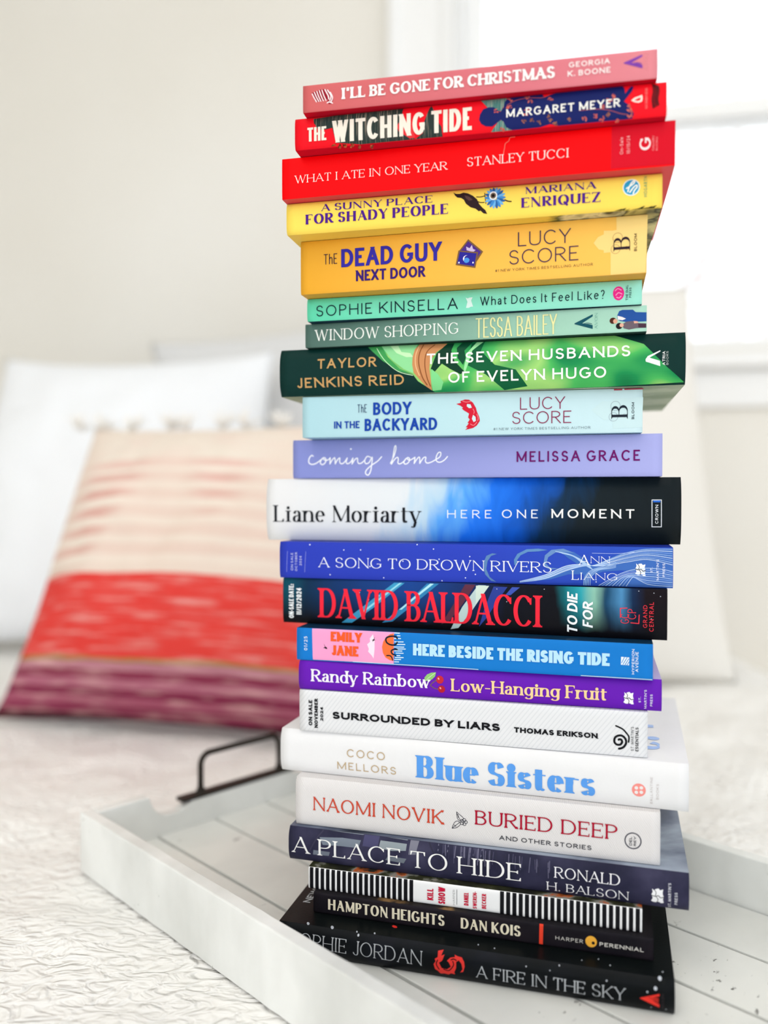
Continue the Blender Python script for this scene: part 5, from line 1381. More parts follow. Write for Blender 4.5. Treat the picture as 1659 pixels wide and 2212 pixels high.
def make_book(key, kind, label, spine_m, cov_m, depth=.14, B=.0004, pw=10, name=None, cloth=False):
    d = BOOKS[key]
    x, y, yaw, Ln, t, z = d['fit']
    root = empty('hardcover_book' if kind == 'h' else 'paperback_book', (x, y, ZC + z), yaw)
    tag(root, label, 'book', GROUP)
    tt = t - .0003
    th = .0006 if kind == 'p' else .0030
    def bul(v):
        s = min(1, abs(2 * v / tt - 1))
        return B * (1 - s ** pw)
    rnd = random.Random(key)
    ph = [rnd.uniform(0, 6.28) for _ in range(4)]
    def surf(u, v, off):
        return (u, -bul(v) - off, v)
    surf.tt = tt
    nv = 26
    cuts = [tt * (.5 + .5 * math.cos(math.pi * i / nv)) for i in range(1, nv)]
    prof = [(depth, tt), (.02, tt), (.004, tt)]
    for i in range(nv + 1):
        a = math.pi * i / nv
        v = tt * (.5 + .5 * math.cos(a))
        prof.append((-bul(v), v))
    prof += [(.004, 0), (.02, 0), (depth, 0)]
    inner = [(depth, tt - th), (th + .0005, tt - th), (th + .0005, th), (depth, th)]
    nu = 40
    verts, faces, mi = [], [], []
    npf = len(prof)
    for i in range(nu + 1):
        u = Ln * i / nu
        for (yy, zz) in prof:
            verts.append((u, yy, zz))
    for i in range(nu):
        for j in range(npf - 1):
            a = i * npf + j
            faces.append((a, a + 1, a + npf + 1, a + npf)); mi.append(0 if 2 < j < npf - 4 else (1 if j <= 2 else 2))
    base = len(verts)
    for u in (0, Ln):
        for (yy, zz) in inner: verts.append((u, yy, zz))
    for j in range(3):
        a = base + j
        faces.append((a, a + 4, a + 5, a + 1)); mi.append(1)
    # rims at both ends and along the fore edge
    for e, (o0, i0) in enumerate(((0, base), (nu * npf, base + 4))):
        loop = [o0 + j for j in range(npf)] + [i0 + j for j in (3, 2, 1, 0)]
        faces.append(tuple(loop if e else loop[::-1])); mi.append(1)
    faces.append((0, nu * npf, base + 4, base)); mi.append(1)
    faces.append((npf - 1, base + 3, base + 7, nu * npf + npf - 1)); mi.append(2)
    cm = cov_m if isinstance(cov_m, (tuple, list)) else (cov_m, cov_m)
    want = {q: Print(cuts) for q in 'taewd'}
    draw_prims(d['P'], d['T'], surf, want)
    art = want['w']; b0 = len(verts); nf0 = len(faces)
    verts += art.v; faces += [tuple(b0 + k for k in f) for f in art.f]; mi += [3 + k for k in art.mi]
    o = mesh_obj('jacket' if kind == 'h' else 'cover', verts, faces, [spine_m, cm[0], cm[1]] + art.mats, root, mi)
    for i, p in enumerate(o.data.polygons):
        if mi[i] == 0: p.use_smooth = True
    e = .003 if kind == 'h' else .0003
    bm = bmesh.new()
    add_box(bm, e, Ln - e, th + .0007, depth - e, th + .0001, tt - th - .0001)
    bm_obj('page_block', bm, paper, root)
    want['t'].build('title_lettering', root)
    want['a'].build('author_lettering', root)
    want['e'].build('publisher_mark', root)
    want['d'].build('sale_date_lettering', root)
    return root, surf, tt

red_cov = cover_mat('crimson_cover', '#c4122a')
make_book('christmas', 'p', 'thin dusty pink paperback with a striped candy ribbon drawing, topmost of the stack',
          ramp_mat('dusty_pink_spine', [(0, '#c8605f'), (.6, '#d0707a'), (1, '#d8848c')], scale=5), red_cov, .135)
make_book('witching', 'p', 'bright red book with navy leaf-patterned figure and grey hatching, under the dusty pink paperback',
          cover_mat('bright_red_spine', '#ea1020'), red_cov, .142, B=.0012, pw=5)
make_book('tucci', 'p', 'plain scarlet book with thin white serif lettering and darker square at its right end',
          cover_mat('scarlet_spine', '#f60008'), (cover_mat('scarlet_cover', '#e4000c'), cover_mat('pinkish_scarlet', '#d84a50')), .128, B=.0003, pw=6)  # underside is pinker and paler than the top cover
sunny = ramp_mat('yellow_cover_art', [(0, '#f4d258'), (.68, '#f0ce52'), (.74, '#5a6038'), (.79, '#e8dfae'), (.84, '#2a2c20'), (.88, '#c8b870'), (.93, '#30341f'), (1, '#d8cc90')], scale=4.6, noise_amp=.35, noise_scale=(50, 40, 60), distort=1)
make_book('sunny', 'h', 'pale yellow hardcover with a black crow and a blue flower on its spine',
          cover_mat('pale_yellow_spine', '#f8d75c'), (cover_mat('yellow_cover', '#f4d258'), sunny), .146, B=.0016, pw=6)
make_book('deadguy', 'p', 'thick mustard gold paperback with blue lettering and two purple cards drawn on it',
          ramp_mat('mustard_spine', [(0, '#e2a22e'), (.35, '#f0b043'), (1, '#f6bf5a')], scale=5), cover_mat('mustard_cover', '#e6a83c'), .137, B=.0006)  # mustard ramp lightens rightward: window haze painted into the spine colour
make_book('kinsella', 'h', 'thin mint green book with dark lettering and a round hot pink emblem',
          ramp_mat('mint_spine', [(0, '#62d4ac'), (.5, '#84e0c2'), (1, '#9fe4d2')], scale=5, noise_amp=.3, noise_scale=(40, 1, 60)), cover_mat('shade_navy_cover', '#17384a'), .13, B=.0012, pw=4)  # cover coloured dark navy to stand in for shade below the book above
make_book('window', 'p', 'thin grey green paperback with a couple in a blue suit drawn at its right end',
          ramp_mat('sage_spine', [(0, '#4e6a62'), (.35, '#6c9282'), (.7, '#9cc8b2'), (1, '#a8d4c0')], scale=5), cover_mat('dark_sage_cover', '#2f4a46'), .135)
hugo_under = noise_mat('green_back_cover', [(.4, '#8a9c7c'), (.6, '#b0bca0')], nscale=30)
make_book('hugo', 'h', 'dark teal hardcover with green satin dress artwork and gold author name',
          mat('#0a2f2b', .4, 'dark_teal_spine', bump=(700, .12, .0004)), (cover_mat('dark_green_cover', '#0d2622'), hugo_under), .145, B=.0035, pw=3.2)
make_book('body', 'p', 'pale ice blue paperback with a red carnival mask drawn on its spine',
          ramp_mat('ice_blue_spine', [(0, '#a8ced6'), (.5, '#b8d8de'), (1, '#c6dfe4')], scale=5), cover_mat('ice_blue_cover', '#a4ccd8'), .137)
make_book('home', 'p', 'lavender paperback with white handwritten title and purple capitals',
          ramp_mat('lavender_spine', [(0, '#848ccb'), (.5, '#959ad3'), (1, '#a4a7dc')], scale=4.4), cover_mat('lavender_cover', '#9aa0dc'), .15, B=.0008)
moon = ramp_mat('white_blue_black_spine', [(0, '#dedddd'), (.27, '#dcdfe1'), (.37, '#b4d0e2'), (.44, '#5ca4ea'), (.5, '#1f74e6'), (.60, '#145ec8'), (.69, '#12304c'), (.75, '#141f24'), (1, '#101618')],
                scale=3.9, shear=-2.2, noise_amp=.16, noise_scale=(70, 1, 22), distort=1.2, rough=.35)
make_book('moriarty', 'h', 'thickest book, a hardcover fading from white through blue to black, at mid stack',
          moon, moon, .155, B=.0038, pw=3.2)
make_book('song', 'p', 'royal blue paperback with pale flowing wave lines at its right end',
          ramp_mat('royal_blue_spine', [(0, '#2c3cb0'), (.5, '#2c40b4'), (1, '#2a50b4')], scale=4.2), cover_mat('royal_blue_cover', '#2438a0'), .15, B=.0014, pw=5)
make_book('baldacci', 'p', 'black and blue streaked thriller with large glossy red author capitals',
          ramp_mat('midnight_spine', [(0, '#0b5264'), (.07, '#0c2c48'), (.2, '#12346c'), (.36, '#164088'), (.52, '#142a5c'), (.62, '#0c0f1c'), (.735, '#0a0c14'), (.76, '#157884'), (.80, '#2a9aa6'), (.835, '#86b8a4'), (.865, '#0d3a5a'), (.90, '#4a86b4'), (.925, '#10284a'), (.96, '#140c12'), (1, '#140c12')], scale=4.3, noise_amp=.05, noise_scale=(60, 1, 20), zfade=1),
          cover_mat('midnight_cover', '#0c1018'), .145, B=.0012, pw=6)
make_book('rising', 'p', 'azure blue paperback with a pink panel and half an orange sun at its left',
          cover_mat('azure_spine', '#1676c6'), (cover_mat('navy_top_cover', '#10324e'), cover_mat('azure_cover', '#1676c6')), .137, B=.0007)
make_book('randy', 'h', 'violet book with pale serif lettering and a pair of red cherries',
          cover_mat('violet_spine', '#661cae'), (cover_mat('violet_sheen_cover', '#b4a8dc'), cover_mat('violet_cover', '#5a1a98')), .14, B=.0022, pw=3.5)  # pale lilac top: gloss on the violet cover painted into its colour
m, N, L_, b = nt('diagonal_hairline_white')
tc = N.new('ShaderNodeTexCoord'); mp = N.new('ShaderNodeMapping'); wv = N.new('ShaderNodeTexWave'); cr = N.new('ShaderNodeValToRGB')
mp.inputs['Rotation'].default_value = (0, R_(-38), 0)
wv.inputs['Scale'].default_value = 150; wv.bands_direction = 'X'; wv.wave_profile = 'SIN'
cr.color_ramp.elements[0].position = .0; cr.color_ramp.elements[0].color = lin('#d2d3d5')
cr.color_ramp.elements[1].position = .3; cr.color_ramp.elements[1].color = lin('#dfdfe0')
L_.new(tc.outputs['Object'], mp.inputs[0]); L_.new(mp.outputs[0], wv.inputs[0]); L_.new(wv.outputs['Fac'], cr.inputs[0]); L_.new(cr.outputs[0], b.inputs['Base Color'])
b.inputs['Roughness'].default_value = .5
make_book('liars', 'p', 'white paperback with fine diagonal grey lines, black capitals and a black spiral',
          m, m, .137, B=.0007)
rt, sf, tt = make_book('blue', 'h', 'smooth white hardcover with large sky blue title and small pink round emblem',
          cover_mat('smooth_white_spine', '#e6e5e5', .35), cover_mat('smooth_white_cover', '#ebebee', .35), .15, B=.0028, pw=3.5)
pr = Print()
for poly in text_polys('Sisters', 'fatdidone', .105, .020):
    pr.poly([(.2045 + q[1], .020 + q[0]) for q in poly], special('#a8c4f4'), lambda u, v, off: (u, v, tt + off), .0002)
pr.build('front_cover_lettering', rt)
m, N, L_, b = nt('linen_white')
tc = N.new('ShaderNodeTexCoord'); mp = N.new('ShaderNodeMapping'); mp.inputs['Rotation'].default_value = (0, R_(35), 0)
wv = N.new('ShaderNodeTexWave'); wv.inputs['Scale'].default_value = 330; wv.inputs['Distortion'].default_value = 5; wv.inputs['Detail'].default_value = 3
bp = N.new('ShaderNodeBump'); bp.inputs['Strength'].default_value = .2; bp.inputs['Distance'].default_value = .0003
cr = N.new('ShaderNodeValToRGB'); cr.color_ramp.elements[0].color = lin('#d6d2d0'); cr.color_ramp.elements[1].color = lin('#e0dcdb')
L_.new(tc.outputs['Object'], mp.inputs[0]); L_.new(mp.outputs[0], wv.inputs[0]); L_.new(wv.outputs['Fac'], bp.inputs['Height']); L_.new(wv.outputs['Fac'], cr.inputs[0])
L_.new(cr.outputs[0], b.inputs['Base Color']); L_.new(bp.outputs[0], b.inputs['Normal']); b.inputs['Roughness'].default_value = .7
make_book('buried', 'p', 'linen textured off-white book with red capitals and a small leaf sprig',
          m, m, .137, B=.0018, pw=5)
place_top = noise_mat('cloudy_slate_cover', [(.35, '#2c3240'), (.5, '#5c6478'), (.65, '#9aa4b4')], nscale=14, detail=4, distort=.6, rough=.3)
make_book('place', 'h', 'slate grey hardcover with painted shuttered windows, under the linen white book',
          noise_mat('slate_painted_spine', [(.35, '#222236'), (.55, '#323148'), (.7, '#403e56')], scale=(1, 1, 1), nscale=40, detail=5, rough=.4), (place_top, cover_mat('slate_cover', '#2c2c3a')), .152, B=.0026, pw=3.2)
# black and white striped spine
S0, S1, S2, S3 = BOOKS['kill']['STR']
tk = BOOKS['kill']['fit'][4] * 1000 - .2
for (a, b_, n) in ((S0, S1, 19), (S2, S3, 22)):
    pit = (b_ - a) / n
    for k in range(n):
        x0 = a + pit * k + (pit * .36 if a == S0 else 0)
        BOOKS['kill']['P'].append(('p', 'w', '#16161a', 1, [(x0, .05), (x0, tk), (x0 + pit * .64, tk), (x0 + pit * .64, .05)]))
kill_top = noise_mat('dark_foliage_cover', [(.4, '#23241e'), (.52, '#3a3c28'), (.58, '#8c8c84'), (.62, '#c0602c'), (.68, '#2a2a24')], nscale=60, detail=4)
make_book('kill', 'p', 'thin paperback with black and white barred spine and red words in its centre',
          cover_mat('striped_white_spine', '#f0f0f0'), (kill_top, cover_mat('dark_back_cover', '#1e1e20')), .133, B=.0006)
make_book('hampton', 'p', 'thin charcoal paperback with cream lettering, an orange red bar and a yellow dot',
          noise_mat('charcoal_spine', [(.4, '#16141a'), (.6, '#211c22')], nscale=30), (noise_mat('charcoal_cover', [(.5, '#1e1c20'), (.62, '#2a2420'), (.7, '#8a6a44')], nscale=40), cover_mat('charcoal_back', '#1c1a1e')), .135, B=.0006)
rt, sf, tt = make_book('fire', 'h', 'black starry hardcover with silver lettering and a red flame drawing, bottom of the stack',
          noise_mat('starry_black_spine', [(.4, '#0c0f11'), (.6, '#121519'), (.75, '#181a22')], nscale=26, rough=.35), cover_mat('starry_black_cover', '#0e1213', .35), .148, B=.0036, pw=2.6)

pr = Print()
for poly in text_polys('NEW', 'boldc', .017, .0044):
    pr.poly([(.0098 - q[1], .0235 + q[0]) for q in poly], special('#c8ccd0'), lambda u, v, off: (u, v, tt + off), .0002)
pr.build('front_cover_lettering', rt)

# ---------------------------------------------------------------- tray (rails run at 45 degrees)
def white_paint(name, base='#e6e7e4', chips=.64, wear=True):
    m, N, L, b = nt(name)
    tc = N.new('ShaderNodeTexCoord'); mp = N.new('ShaderNodeMapping'); mp.inputs['Scale'].default_value = (1.6, 1, 1)
    n1 = N.new('ShaderNodeTexNoise'); n1.inputs['Scale'].default_value = 90; n1.inputs['Detail'].default_value = 6; n1.inputs['Roughness'].default_value = .65
    n2 = N.new('ShaderNodeTexNoise'); n2.inputs['Scale'].default_value = 9; n2.inputs['Detail'].default_value = 4
    cr = N.new('ShaderNodeValToRGB'); cr.color_ramp.elements[0].position = chips; cr.color_ramp.elements[1].position = chips + .04
    cr2 = N.new('ShaderNodeValToRGB'); cr2.color_ramp.elements[0].position = .35; cr2.color_ramp.elements[0].color = lin('#d8d9d5')
    cr2.color_ramp.elements[1].position = .62; cr2.color_ramp.elements[1].color = lin(base)
    mx = N.new('ShaderNodeMix'); mx.data_type = 'RGBA'; mx.inputs[7].default_value = lin('#54504a')
    ml = N.new('ShaderNodeMath'); ml.operation = 'MULTIPLY'
    n3 = N.new('ShaderNodeTexNoise'); n3.inputs['Scale'].default_value = 14
    cr3 = N.new('ShaderNodeValToRGB'); cr3.color_ramp.elements[0].position = .5; cr3.color_ramp.elements[1].position = .62
    L.new(tc.outputs['Object'], mp.inputs[0]); L.new(mp.outputs[0], n1.inputs['Vector']); L.new(mp.outputs[0], n2.inputs['Vector']); L.new(tc.outputs['Object'], n3.inputs['Vector'])
    L.new(n1.outputs['Fac'], cr.inputs[0]); L.new(n2.outputs['Fac'], cr2.inputs[0]); L.new(n3.outputs['Fac'], cr3.inputs[0])
    L.new(cr.outputs[0], ml.inputs[0]); L.new(cr3.outputs[0], ml.inputs[1])
    L.new(ml.outputs[0], mx.inputs[0]); L.new(cr2.outputs[0], mx.inputs[6]); L.new(mx.outputs[2], b.inputs['Base Color'])
    bp = N.new('ShaderNodeBump'); bp.inputs['Strength'].default_value = .25; bp.inputs['Distance'].default_value = .0008
    L.new(n1.outputs['Fac'], bp.inputs['Height']); L.new(bp.outputs[0], b.inputs['Normal'])
    b.inputs['Roughness'].default_value = .5
    return m
wp = white_paint('chipped_white_paint', '#f0f1ee', chips=.70)
wp2 = white_paint('chipped_white_boards', '#e8e8e3', chips=.62)
# tray axes: local X runs along the rails (towards the far left), local Y across the boards
tray = empty('serving_tray', (0, 0, BED_Z), R_(135))
tag(tray, 'distressed white wooden serving tray with plank bottom and black metal handle, under the stack', 'tray')
# a point with world n (along (1,1)) and s (along (-1,1)):   local x = s, local y = -n
S_NEAR, S_FAR = .045, .579
N_L, N_R = .2635, .5425
RT = .0093
H_RAIL = .0445
BTOP = TRAY_Z - BED_Z
def rail_prism(name, x0, x1, y0, y1, profile=None):
    bm = bmesh.new()
    add_box(bm, x0, x1, y0, y1, .0005, H_RAIL)
    bmesh.ops.subdivide_edges(bm, edges=[e for e in bm.edges if (e.verts[0].co - e.verts[1].co).length > .1], cuts=60)
    rnd = random.Random(name + str(y0))
    for v in bm.verts:
        q = noise.noise(Vector((v.co.x * 60, v.co.y * 60, v.co.z * 60)))
        v.co += Vector((q * .0004, noise.noise(v.co * 90) * .0004, q * .0003))
    return bm_obj(name, bm, wp, tray, bevel=.0009)
rail_prism('side_rail', S_NEAR, S_FAR, -N_L - RT, -N_L)
rail_prism('side_rail', S_NEAR, S_FAR, -N_R, -N_R + RT)
def end_rail(sa, sb):
    # top edge dips down to carry the handle
    ys = []
    n0, n1 = N_L + RT + .0002, N_R - RT - .0002
    mid = (n0 + n1) / 2
    prof = []
    for i in range(121):
        n = n0 + (n1 - n0) * i / 120
        d = abs(n - mid)          # 0 .. .13
        e0, e1 = .070, .0875
        if d > e1: z = H_RAIL
        elif d > e0:
            t = (d - e0) / (e1 - e0)
            z = .0265 + (H_RAIL - .0265) * (1 - math.sqrt(max(0, 1 - t * t)))
        elif d > .056: z = .0265 + .0 * d
        else: z = .0265
        if d < .062: z = .0265 + .0055 * min(1, (.062 - d) / .012)
        prof.append((n, z))
    vs, fs = [], []
    for (n, z) in prof:
        for s in (sa, sb):
            vs.append((s, -n, .0005)); vs.append((s, -n, z))
    for i in range(len(prof) - 1):
        a = i * 4; b = a + 4
        fs += [(a, a + 1, b + 1, b), (a + 2, b + 2, b + 3, a + 3), (a + 1, a + 3, b + 3, b + 1), (a, b, b + 2, a + 2)]
    e = len(prof) * 4 - 4
    fs += [(0, 2, 3, 1), (e, e + 1, e + 3, e + 2)]
    o = mesh_obj('end_rail', vs, fs, wp, tray)
    bm = bmesh.new(); bm.from_mesh(o.data); bmesh.ops.recalc_face_normals(bm, faces=bm.faces); bm.to_mesh(o.data); bm.free()
    bv = o.modifiers.new('bevel', 'BEVEL'); bv.width = .0007; bv.segments = 1; bv.limit_method = 'ANGLE'
    return mid
mid = end_rail(S_FAR - RT, S_FAR - .0002)
end_rail(S_NEAR + .0002, S_NEAR + RT)
bm = bmesh.new()
seams = [N_L + RT, .3215, .3735, .4250, .4785, N_R - RT]
for a, b_ in zip(seams, seams[1:]):
    add_box(bm, S_NEAR + RT, S_FAR - RT, -b_ + .0013, -a - .0013, .003, BTOP - .0002 - random.uniform(0, .0002))
bm_obj('plank_bottom', bm, wp2, tray, bevel=.0005)
bm = bmesh.new()
add_box(bm, S_NEAR + RT, S_FAR - RT, -N_R + RT, -N_L - RT, .001, .0029)
bm_obj('backing_board', bm, mat('#2c2824', .9, 'dark_backing'), tray)
iron = mat('#37322e', .55, 'black_iron', bump=(300, .2, .0004), metal=.3)
hs = S_FAR - RT / 2
for hs in (S_FAR - RT / 2, S_NEAR + RT / 2):
    bm = bmesh.new(); add_box(bm, hs - .0052, hs + .0052, -mid - .060, -mid + .060, .0321, .0352)
    h = bm_obj('handle', bm, iron, tray, bevel=.001)
    bm = bmesh.new()
    pts = []
    zb, zt, hw, r = .0352, .0660, .040, .009
    pts.append((hs, -mid - hw, zb)); pts.append((hs, -mid - hw, zt - r))
    for k in range(1, 7):
        a = math.pi / 2 * k / 6
        pts.append((hs, -mid - hw + r - r * math.cos(a), zt - r + r * math.sin(a)))
    for k in range(0, 7):
        a = math.pi / 2 * k / 6
        pts.append((hs, -mid + hw - r + r * math.sin(a), zt - r + r * math.cos(a)))
    pts.append((hs, -mid + hw, zb))
    tube(bm, pts, .0024, 12)
    bm_obj('grip_bar', bm, iron, h, smooth=True)
    for sg in (-1, 1):
        bm = bmesh.new()
        tube(bm, [(hs, -mid + sg * hw, zb - .0005), (hs, -mid + sg * hw, zb + .0035)], .0042, 12, .003)
        bm_obj('post_collar', bm, iron, h)

# ---------------------------------------------------------------- bed
bed = empty('bed', (0, 0, 0))
tag(bed, 'bed covered by a white crinkled matelasse bedspread', 'bed')
m, N, L, b = nt('white_matelasse')
tc = N.new('ShaderNodeTexCoord'); mp = N.new('ShaderNodeMapping'); mp.inputs['Scale'].default_value = (1, 1.7, 1); mp.inputs['Rotation'].default_value = (0, 0, R_(20))
n1 = N.new('ShaderNodeTexNoise'); n1.inputs['Scale'].default_value = 60; n1.inputs['Detail'].default_value = 1.6; n1.inputs['Distortion'].default_value = 1.5
n2 = N.new('ShaderNodeTexNoise'); n2.inputs['Scale'].default_value = 700; n2.inputs['Detail'].default_value = 2
n3 = N.new('ShaderNodeTexNoise'); n3.inputs['Scale'].default_value = 16; n3.inputs['Detail'].default_value = 2; n3.inputs['Distortion'].default_value = 1
L.new(tc.outputs['Object'], mp.inputs[0]); L.new(mp.outputs[0], n1.inputs['Vector']); L.new(mp.outputs[0], n3.inputs['Vector']); L.new(tc.outputs['Object'], n2.inputs['Vector'])
sub = N.new('ShaderNodeMath'); sub.operation = 'SUBTRACT'; sub.inputs[1].default_value = .5; L.new(n1.outputs['Fac'], sub.inputs[0])
ab = N.new('ShaderNodeMath'); ab.operation = 'MULTIPLY'; ab.inputs[1].default_value = 1.0; L.new(n1.outputs['Fac'], ab.inputs[0])
b1 = N.new('ShaderNodeBump'); b1.inputs['Strength'].default_value = .8; b1.inputs['Distance'].default_value = .008; L.new(ab.outputs[0], b1.inputs['Height'])
b2 = N.new('ShaderNodeBump'); b2.inputs['Strength'].default_value = .25; b2.inputs['Distance'].default_value = .0006; L.new(n2.outputs['Fac'], b2.inputs['Height']); L.new(b1.outputs[0], b2.inputs['Normal'])
L.new(b2.outputs[0], b.inputs['Normal'])
b.inputs['Base Color'].default_value = lin('#fcfaf6'); b.inputs['Roughness'].default_value = .9; b.inputs['Specular IOR Level'].default_value = .1
spread_m = m
X0, X1, Y0, Y1 = -1.15, .645, -.45, 1.60
nx, ny = 260, 330
xs = np.linspace(X0 - .05, X1 + .05, nx); ys = np.linspace(Y0 - .05, Y1 + .05, ny)
vs = []
for yv in ys:
    for xv in xs:
        # distance outside the rounded mattress outline
        ex = max(xv - (X1 - .10), (X0 + .10) - xv, 0); ey = max(yv - (Y1 - .10), (Y0 + .10) - yv, 0)
        d = math.hypot(ex, ey) / .10
        x, y = float(xv), float(yv)
        if d <= 1: z = -.035 * d ** 3
        else: z = -.035 - (d - 1) * .9
        n_ = (y + x) / 1.41421; s_ = (y - x) / 1.41421
        out = max(N_L - .002 - n_, n_ - N_R - .002, s_ - S_FAR - .002, S_NEAR - s_, 0)
        w_ = min(1, out / .05)
        un = noise.noise(Vector((x * 9, y * 9, 0))) * .008 + noise.noise(Vector((x * 24, y * 24, 3))) * .004
        und = .004 * w_ + un * w_ - (0.0012)
        vs.append((x, y, BED_Z + z + und))
fs = []
for j in range(ny - 1):
    for i in range(nx - 1):
        a = j * nx + i
        fs.append((a, a + 1, a + nx + 1, a + nx))
sp = mesh_obj('bedspread', vs, fs, spread_m, bed, smooth=True)
bm = bmesh.new()
add_box(bm, X0 + .02, X1 - .03, Y0 + .02, Y1 - .03, .34, BED_Z - .05)
bm_obj('mattress', bm, mat('#e8e6e0', .9, 'mattress_ticking'), bed, bevel=.04, seg=4)
bm = bmesh.new()
add_box(bm, X0, X1 - .01, Y0, Y1 - .01, .18, .34)
bm_obj('bed_frame', bm, mat('#d8d4cc', .7, 'painted_bed_frame'), bed, bevel=.01)
for (lx, ly) in ((X0 + .03, Y0 + .03), (X0 + .03, Y1 - .1), (X1 - .1, Y0 + .03), (X1 - .1, Y1 - .1)):
    bm = bmesh.new(); add_box(bm, lx, lx + .06, ly, ly + .06, 0, .18)
    bm_obj('bed_leg', bm, mat('#d8d4cc', .7, 'painted_bed_frame'), bed, bevel=.006)

# ---------------------------------------------------------------- cushions
def cushion(name, bl, br, height, lean, thick, mats, label, parent=None, seed=0, flare=.0, group=None, corner=.10, puff=.6, taper=0.0, roll=0.0):
    """bl, br: world bottom corners; leans backwards by lean degrees"""
    bl, br = Vector(bl), Vector(br)
    dz = thick * .42 * math.sin(R_(lean)); bl.z += dz; br.z += dz
    W = (br - bl).length
    yaw = math.atan2(br.y - bl.y, br.x - bl.x)
    root = empty(name, bl, yaw)
    root.rotation_euler = (Matrix.Rotation(yaw, 3, 'Z') @ Matrix.Rotation(R_(-lean), 3, 'X') @ Matrix.Rotation(R_(-roll), 3, 'Y')).to_euler()
    n, mm_ = 70, 70
    vs, fs = [], []
    rnd = random.Random(seed)
    ofs = Vector((seed * 3.1, seed * 1.7, 0))
    for side in (0, 1):
        for j in range(mm_ + 1):
            for i in range(n + 1):
                a, c = i / n * 2 - 1, j / mm_ * 2 - 1
                # edges bow inwards, corners stay pointed
                x = a * (1 - corner * (1 - c * c) ** 1.0 * abs(a) ** 3)
                x *= 1 - taper * ((c + 1) / 2) ** .6
                z = c * (1 - corner * (1 - a * a) ** 1.0 * abs(c) ** 3)
                p = ((1 - abs(a) ** 2.2) * (1 - abs(c) ** 2.2)) ** puff
                wr = noise.noise(Vector((a * 2.2, c * 2.2, side * 5)) + ofs) * .12 + noise.noise(Vector((a * 6, c * 5, side * 5)) + ofs) * .05
                y = (thick / 2) * p * (1 + wr) * (-1 if side == 0 else 1)
                vs.append((W / 2 + x * W / 2, y + thick * .35, height / 2 + z * height / 2))
    st = (n + 1) * (mm_ + 1)
    for side in (0, 1):
        for j in range(mm_):
            for i in range(n):
                a = side * st + j * (n + 1) + i
                q = (a, a + 1, a + n + 2, a + n + 1)
                fs.append(q if side == 0 else q[::-1])
    o = mesh_obj('pillow_cover', vs, fs, mats, root, smooth=True)
    bm = bmesh.new(); bm.from_mesh(o.data); bmesh.ops.remove_doubles(bm, verts=bm.verts, dist=1e-5); bm.to_mesh(o.data); bm.free()
    tag(root, label, 'pillow', group)
    return root, W

white_cloth = mat('#f7f9fc', .9, 'white_cotton', bump=(350, .25, .0006), spec=.1)
grey_cloth = mat('#e2e2e2', .9, 'pale_grey_cotton', bump=(350, .25, .0006), spec=.1)
cream_cloth = mat('#e3dfd8', .9, 'cream_cotton', bump=(350, .25, .0006), spec=.1)
def z_on(p): return (p[0], p[1], BED_Z + .004)
cushion('euro_pillow', z_on((-.86, 1.36)), z_on((-.14, 1.25)), .56, 18, .20, white_cloth, 'large plain white square pillow at far left behind the striped pillow', seed=1, corner=.09, taper=.27)
cushion('euro_pillow', z_on((-.44, 1.565)), z_on((.26, 1.45)), .60, 8, .17, grey_cloth, 'large pale grey pillow directly behind the book stack, beside the white pillow', seed=2, corner=.09, roll=7)
cushion('euro_pillow', z_on((.03, 1.02)), z_on((.522, 1.135)), .60, 9, .13, cream_cloth, 'tall cream pillow showing at the right edge of the book stack', seed=3, corner=.05, taper=.09)

# striped throw pillow
m, N, L, b = nt('striped_woven_pillow')
tc = N.new('ShaderNodeTexCoord'); sp_ = N.new('ShaderNodeSeparateXYZ'); L.new(tc.outputs['Object'], sp_.inputs[0])
def M2(op, a, bb):
    n_ = N.new('ShaderNodeMath'); n_.operation = op
    for i, q in enumerate((a, bb)):
        if isinstance(q, (int, float)): n_.inputs[i].default_value = q
        else: L.new(q, n_.inputs[i])
    return n_.outputs[0]
PH = .382
zz = M2('DIVIDE', sp_.outputs['Z'], PH)
nz = N.new('ShaderNodeTexNoise'); nz.inputs['Scale'].default_value = 1; nz.inputs['Detail'].default_value = 5
mp = N.new('ShaderNodeMapping'); mp.inputs['Scale'].default_value = (14, 1, 120); L.new(tc.outputs['Object'], mp.inputs[0]); L.new(mp.outputs[0], nz.inputs['Vector'])
nb = M2('MULTIPLY', M2('SUBTRACT', nz.outputs['Fac'], .5), .02)
cr = N.new('ShaderNodeValToRGB'); cr.color_ramp.interpolation = 'CONSTANT'
stops = [(0, '#4a0a22'), (.03, '#8c3a54'), (.06, '#a85a70'), (.08, '#84304c'), (.105, '#b0687c'), (.13, '#8a3850'), (.155, '#b87a88'), (.178, '#a8804c'), (.19, '#e0443e'), (.43, '#e4d0c4')]
band = [(.43, '#e2cbbd'), (.462, '#f0e6d8'), (.485, '#daa89c'), (.52, '#f0e6d8'), (.545, '#daa89c'), (.58, '#f0e6d8'), (.605, '#dcaea2'), (.64, '#f0e6d8'), (.665, '#dcaea2'), (.70, '#f0e6d8'), (.725, '#e0b8ac'), (.76, '#f0e6d8'), (.78, '#e6c4b8'), (.81, '#ece0d2')]
allst = stops[:-1] + band
e = cr.color_ramp.elements
while len(e) < len(allst): e.new(.99)
for i, (p, c) in enumerate(allst): e[i].position = p; e[i].color = lin(c)
L.new(M2('ADD', zz, nb), cr.inputs[0])
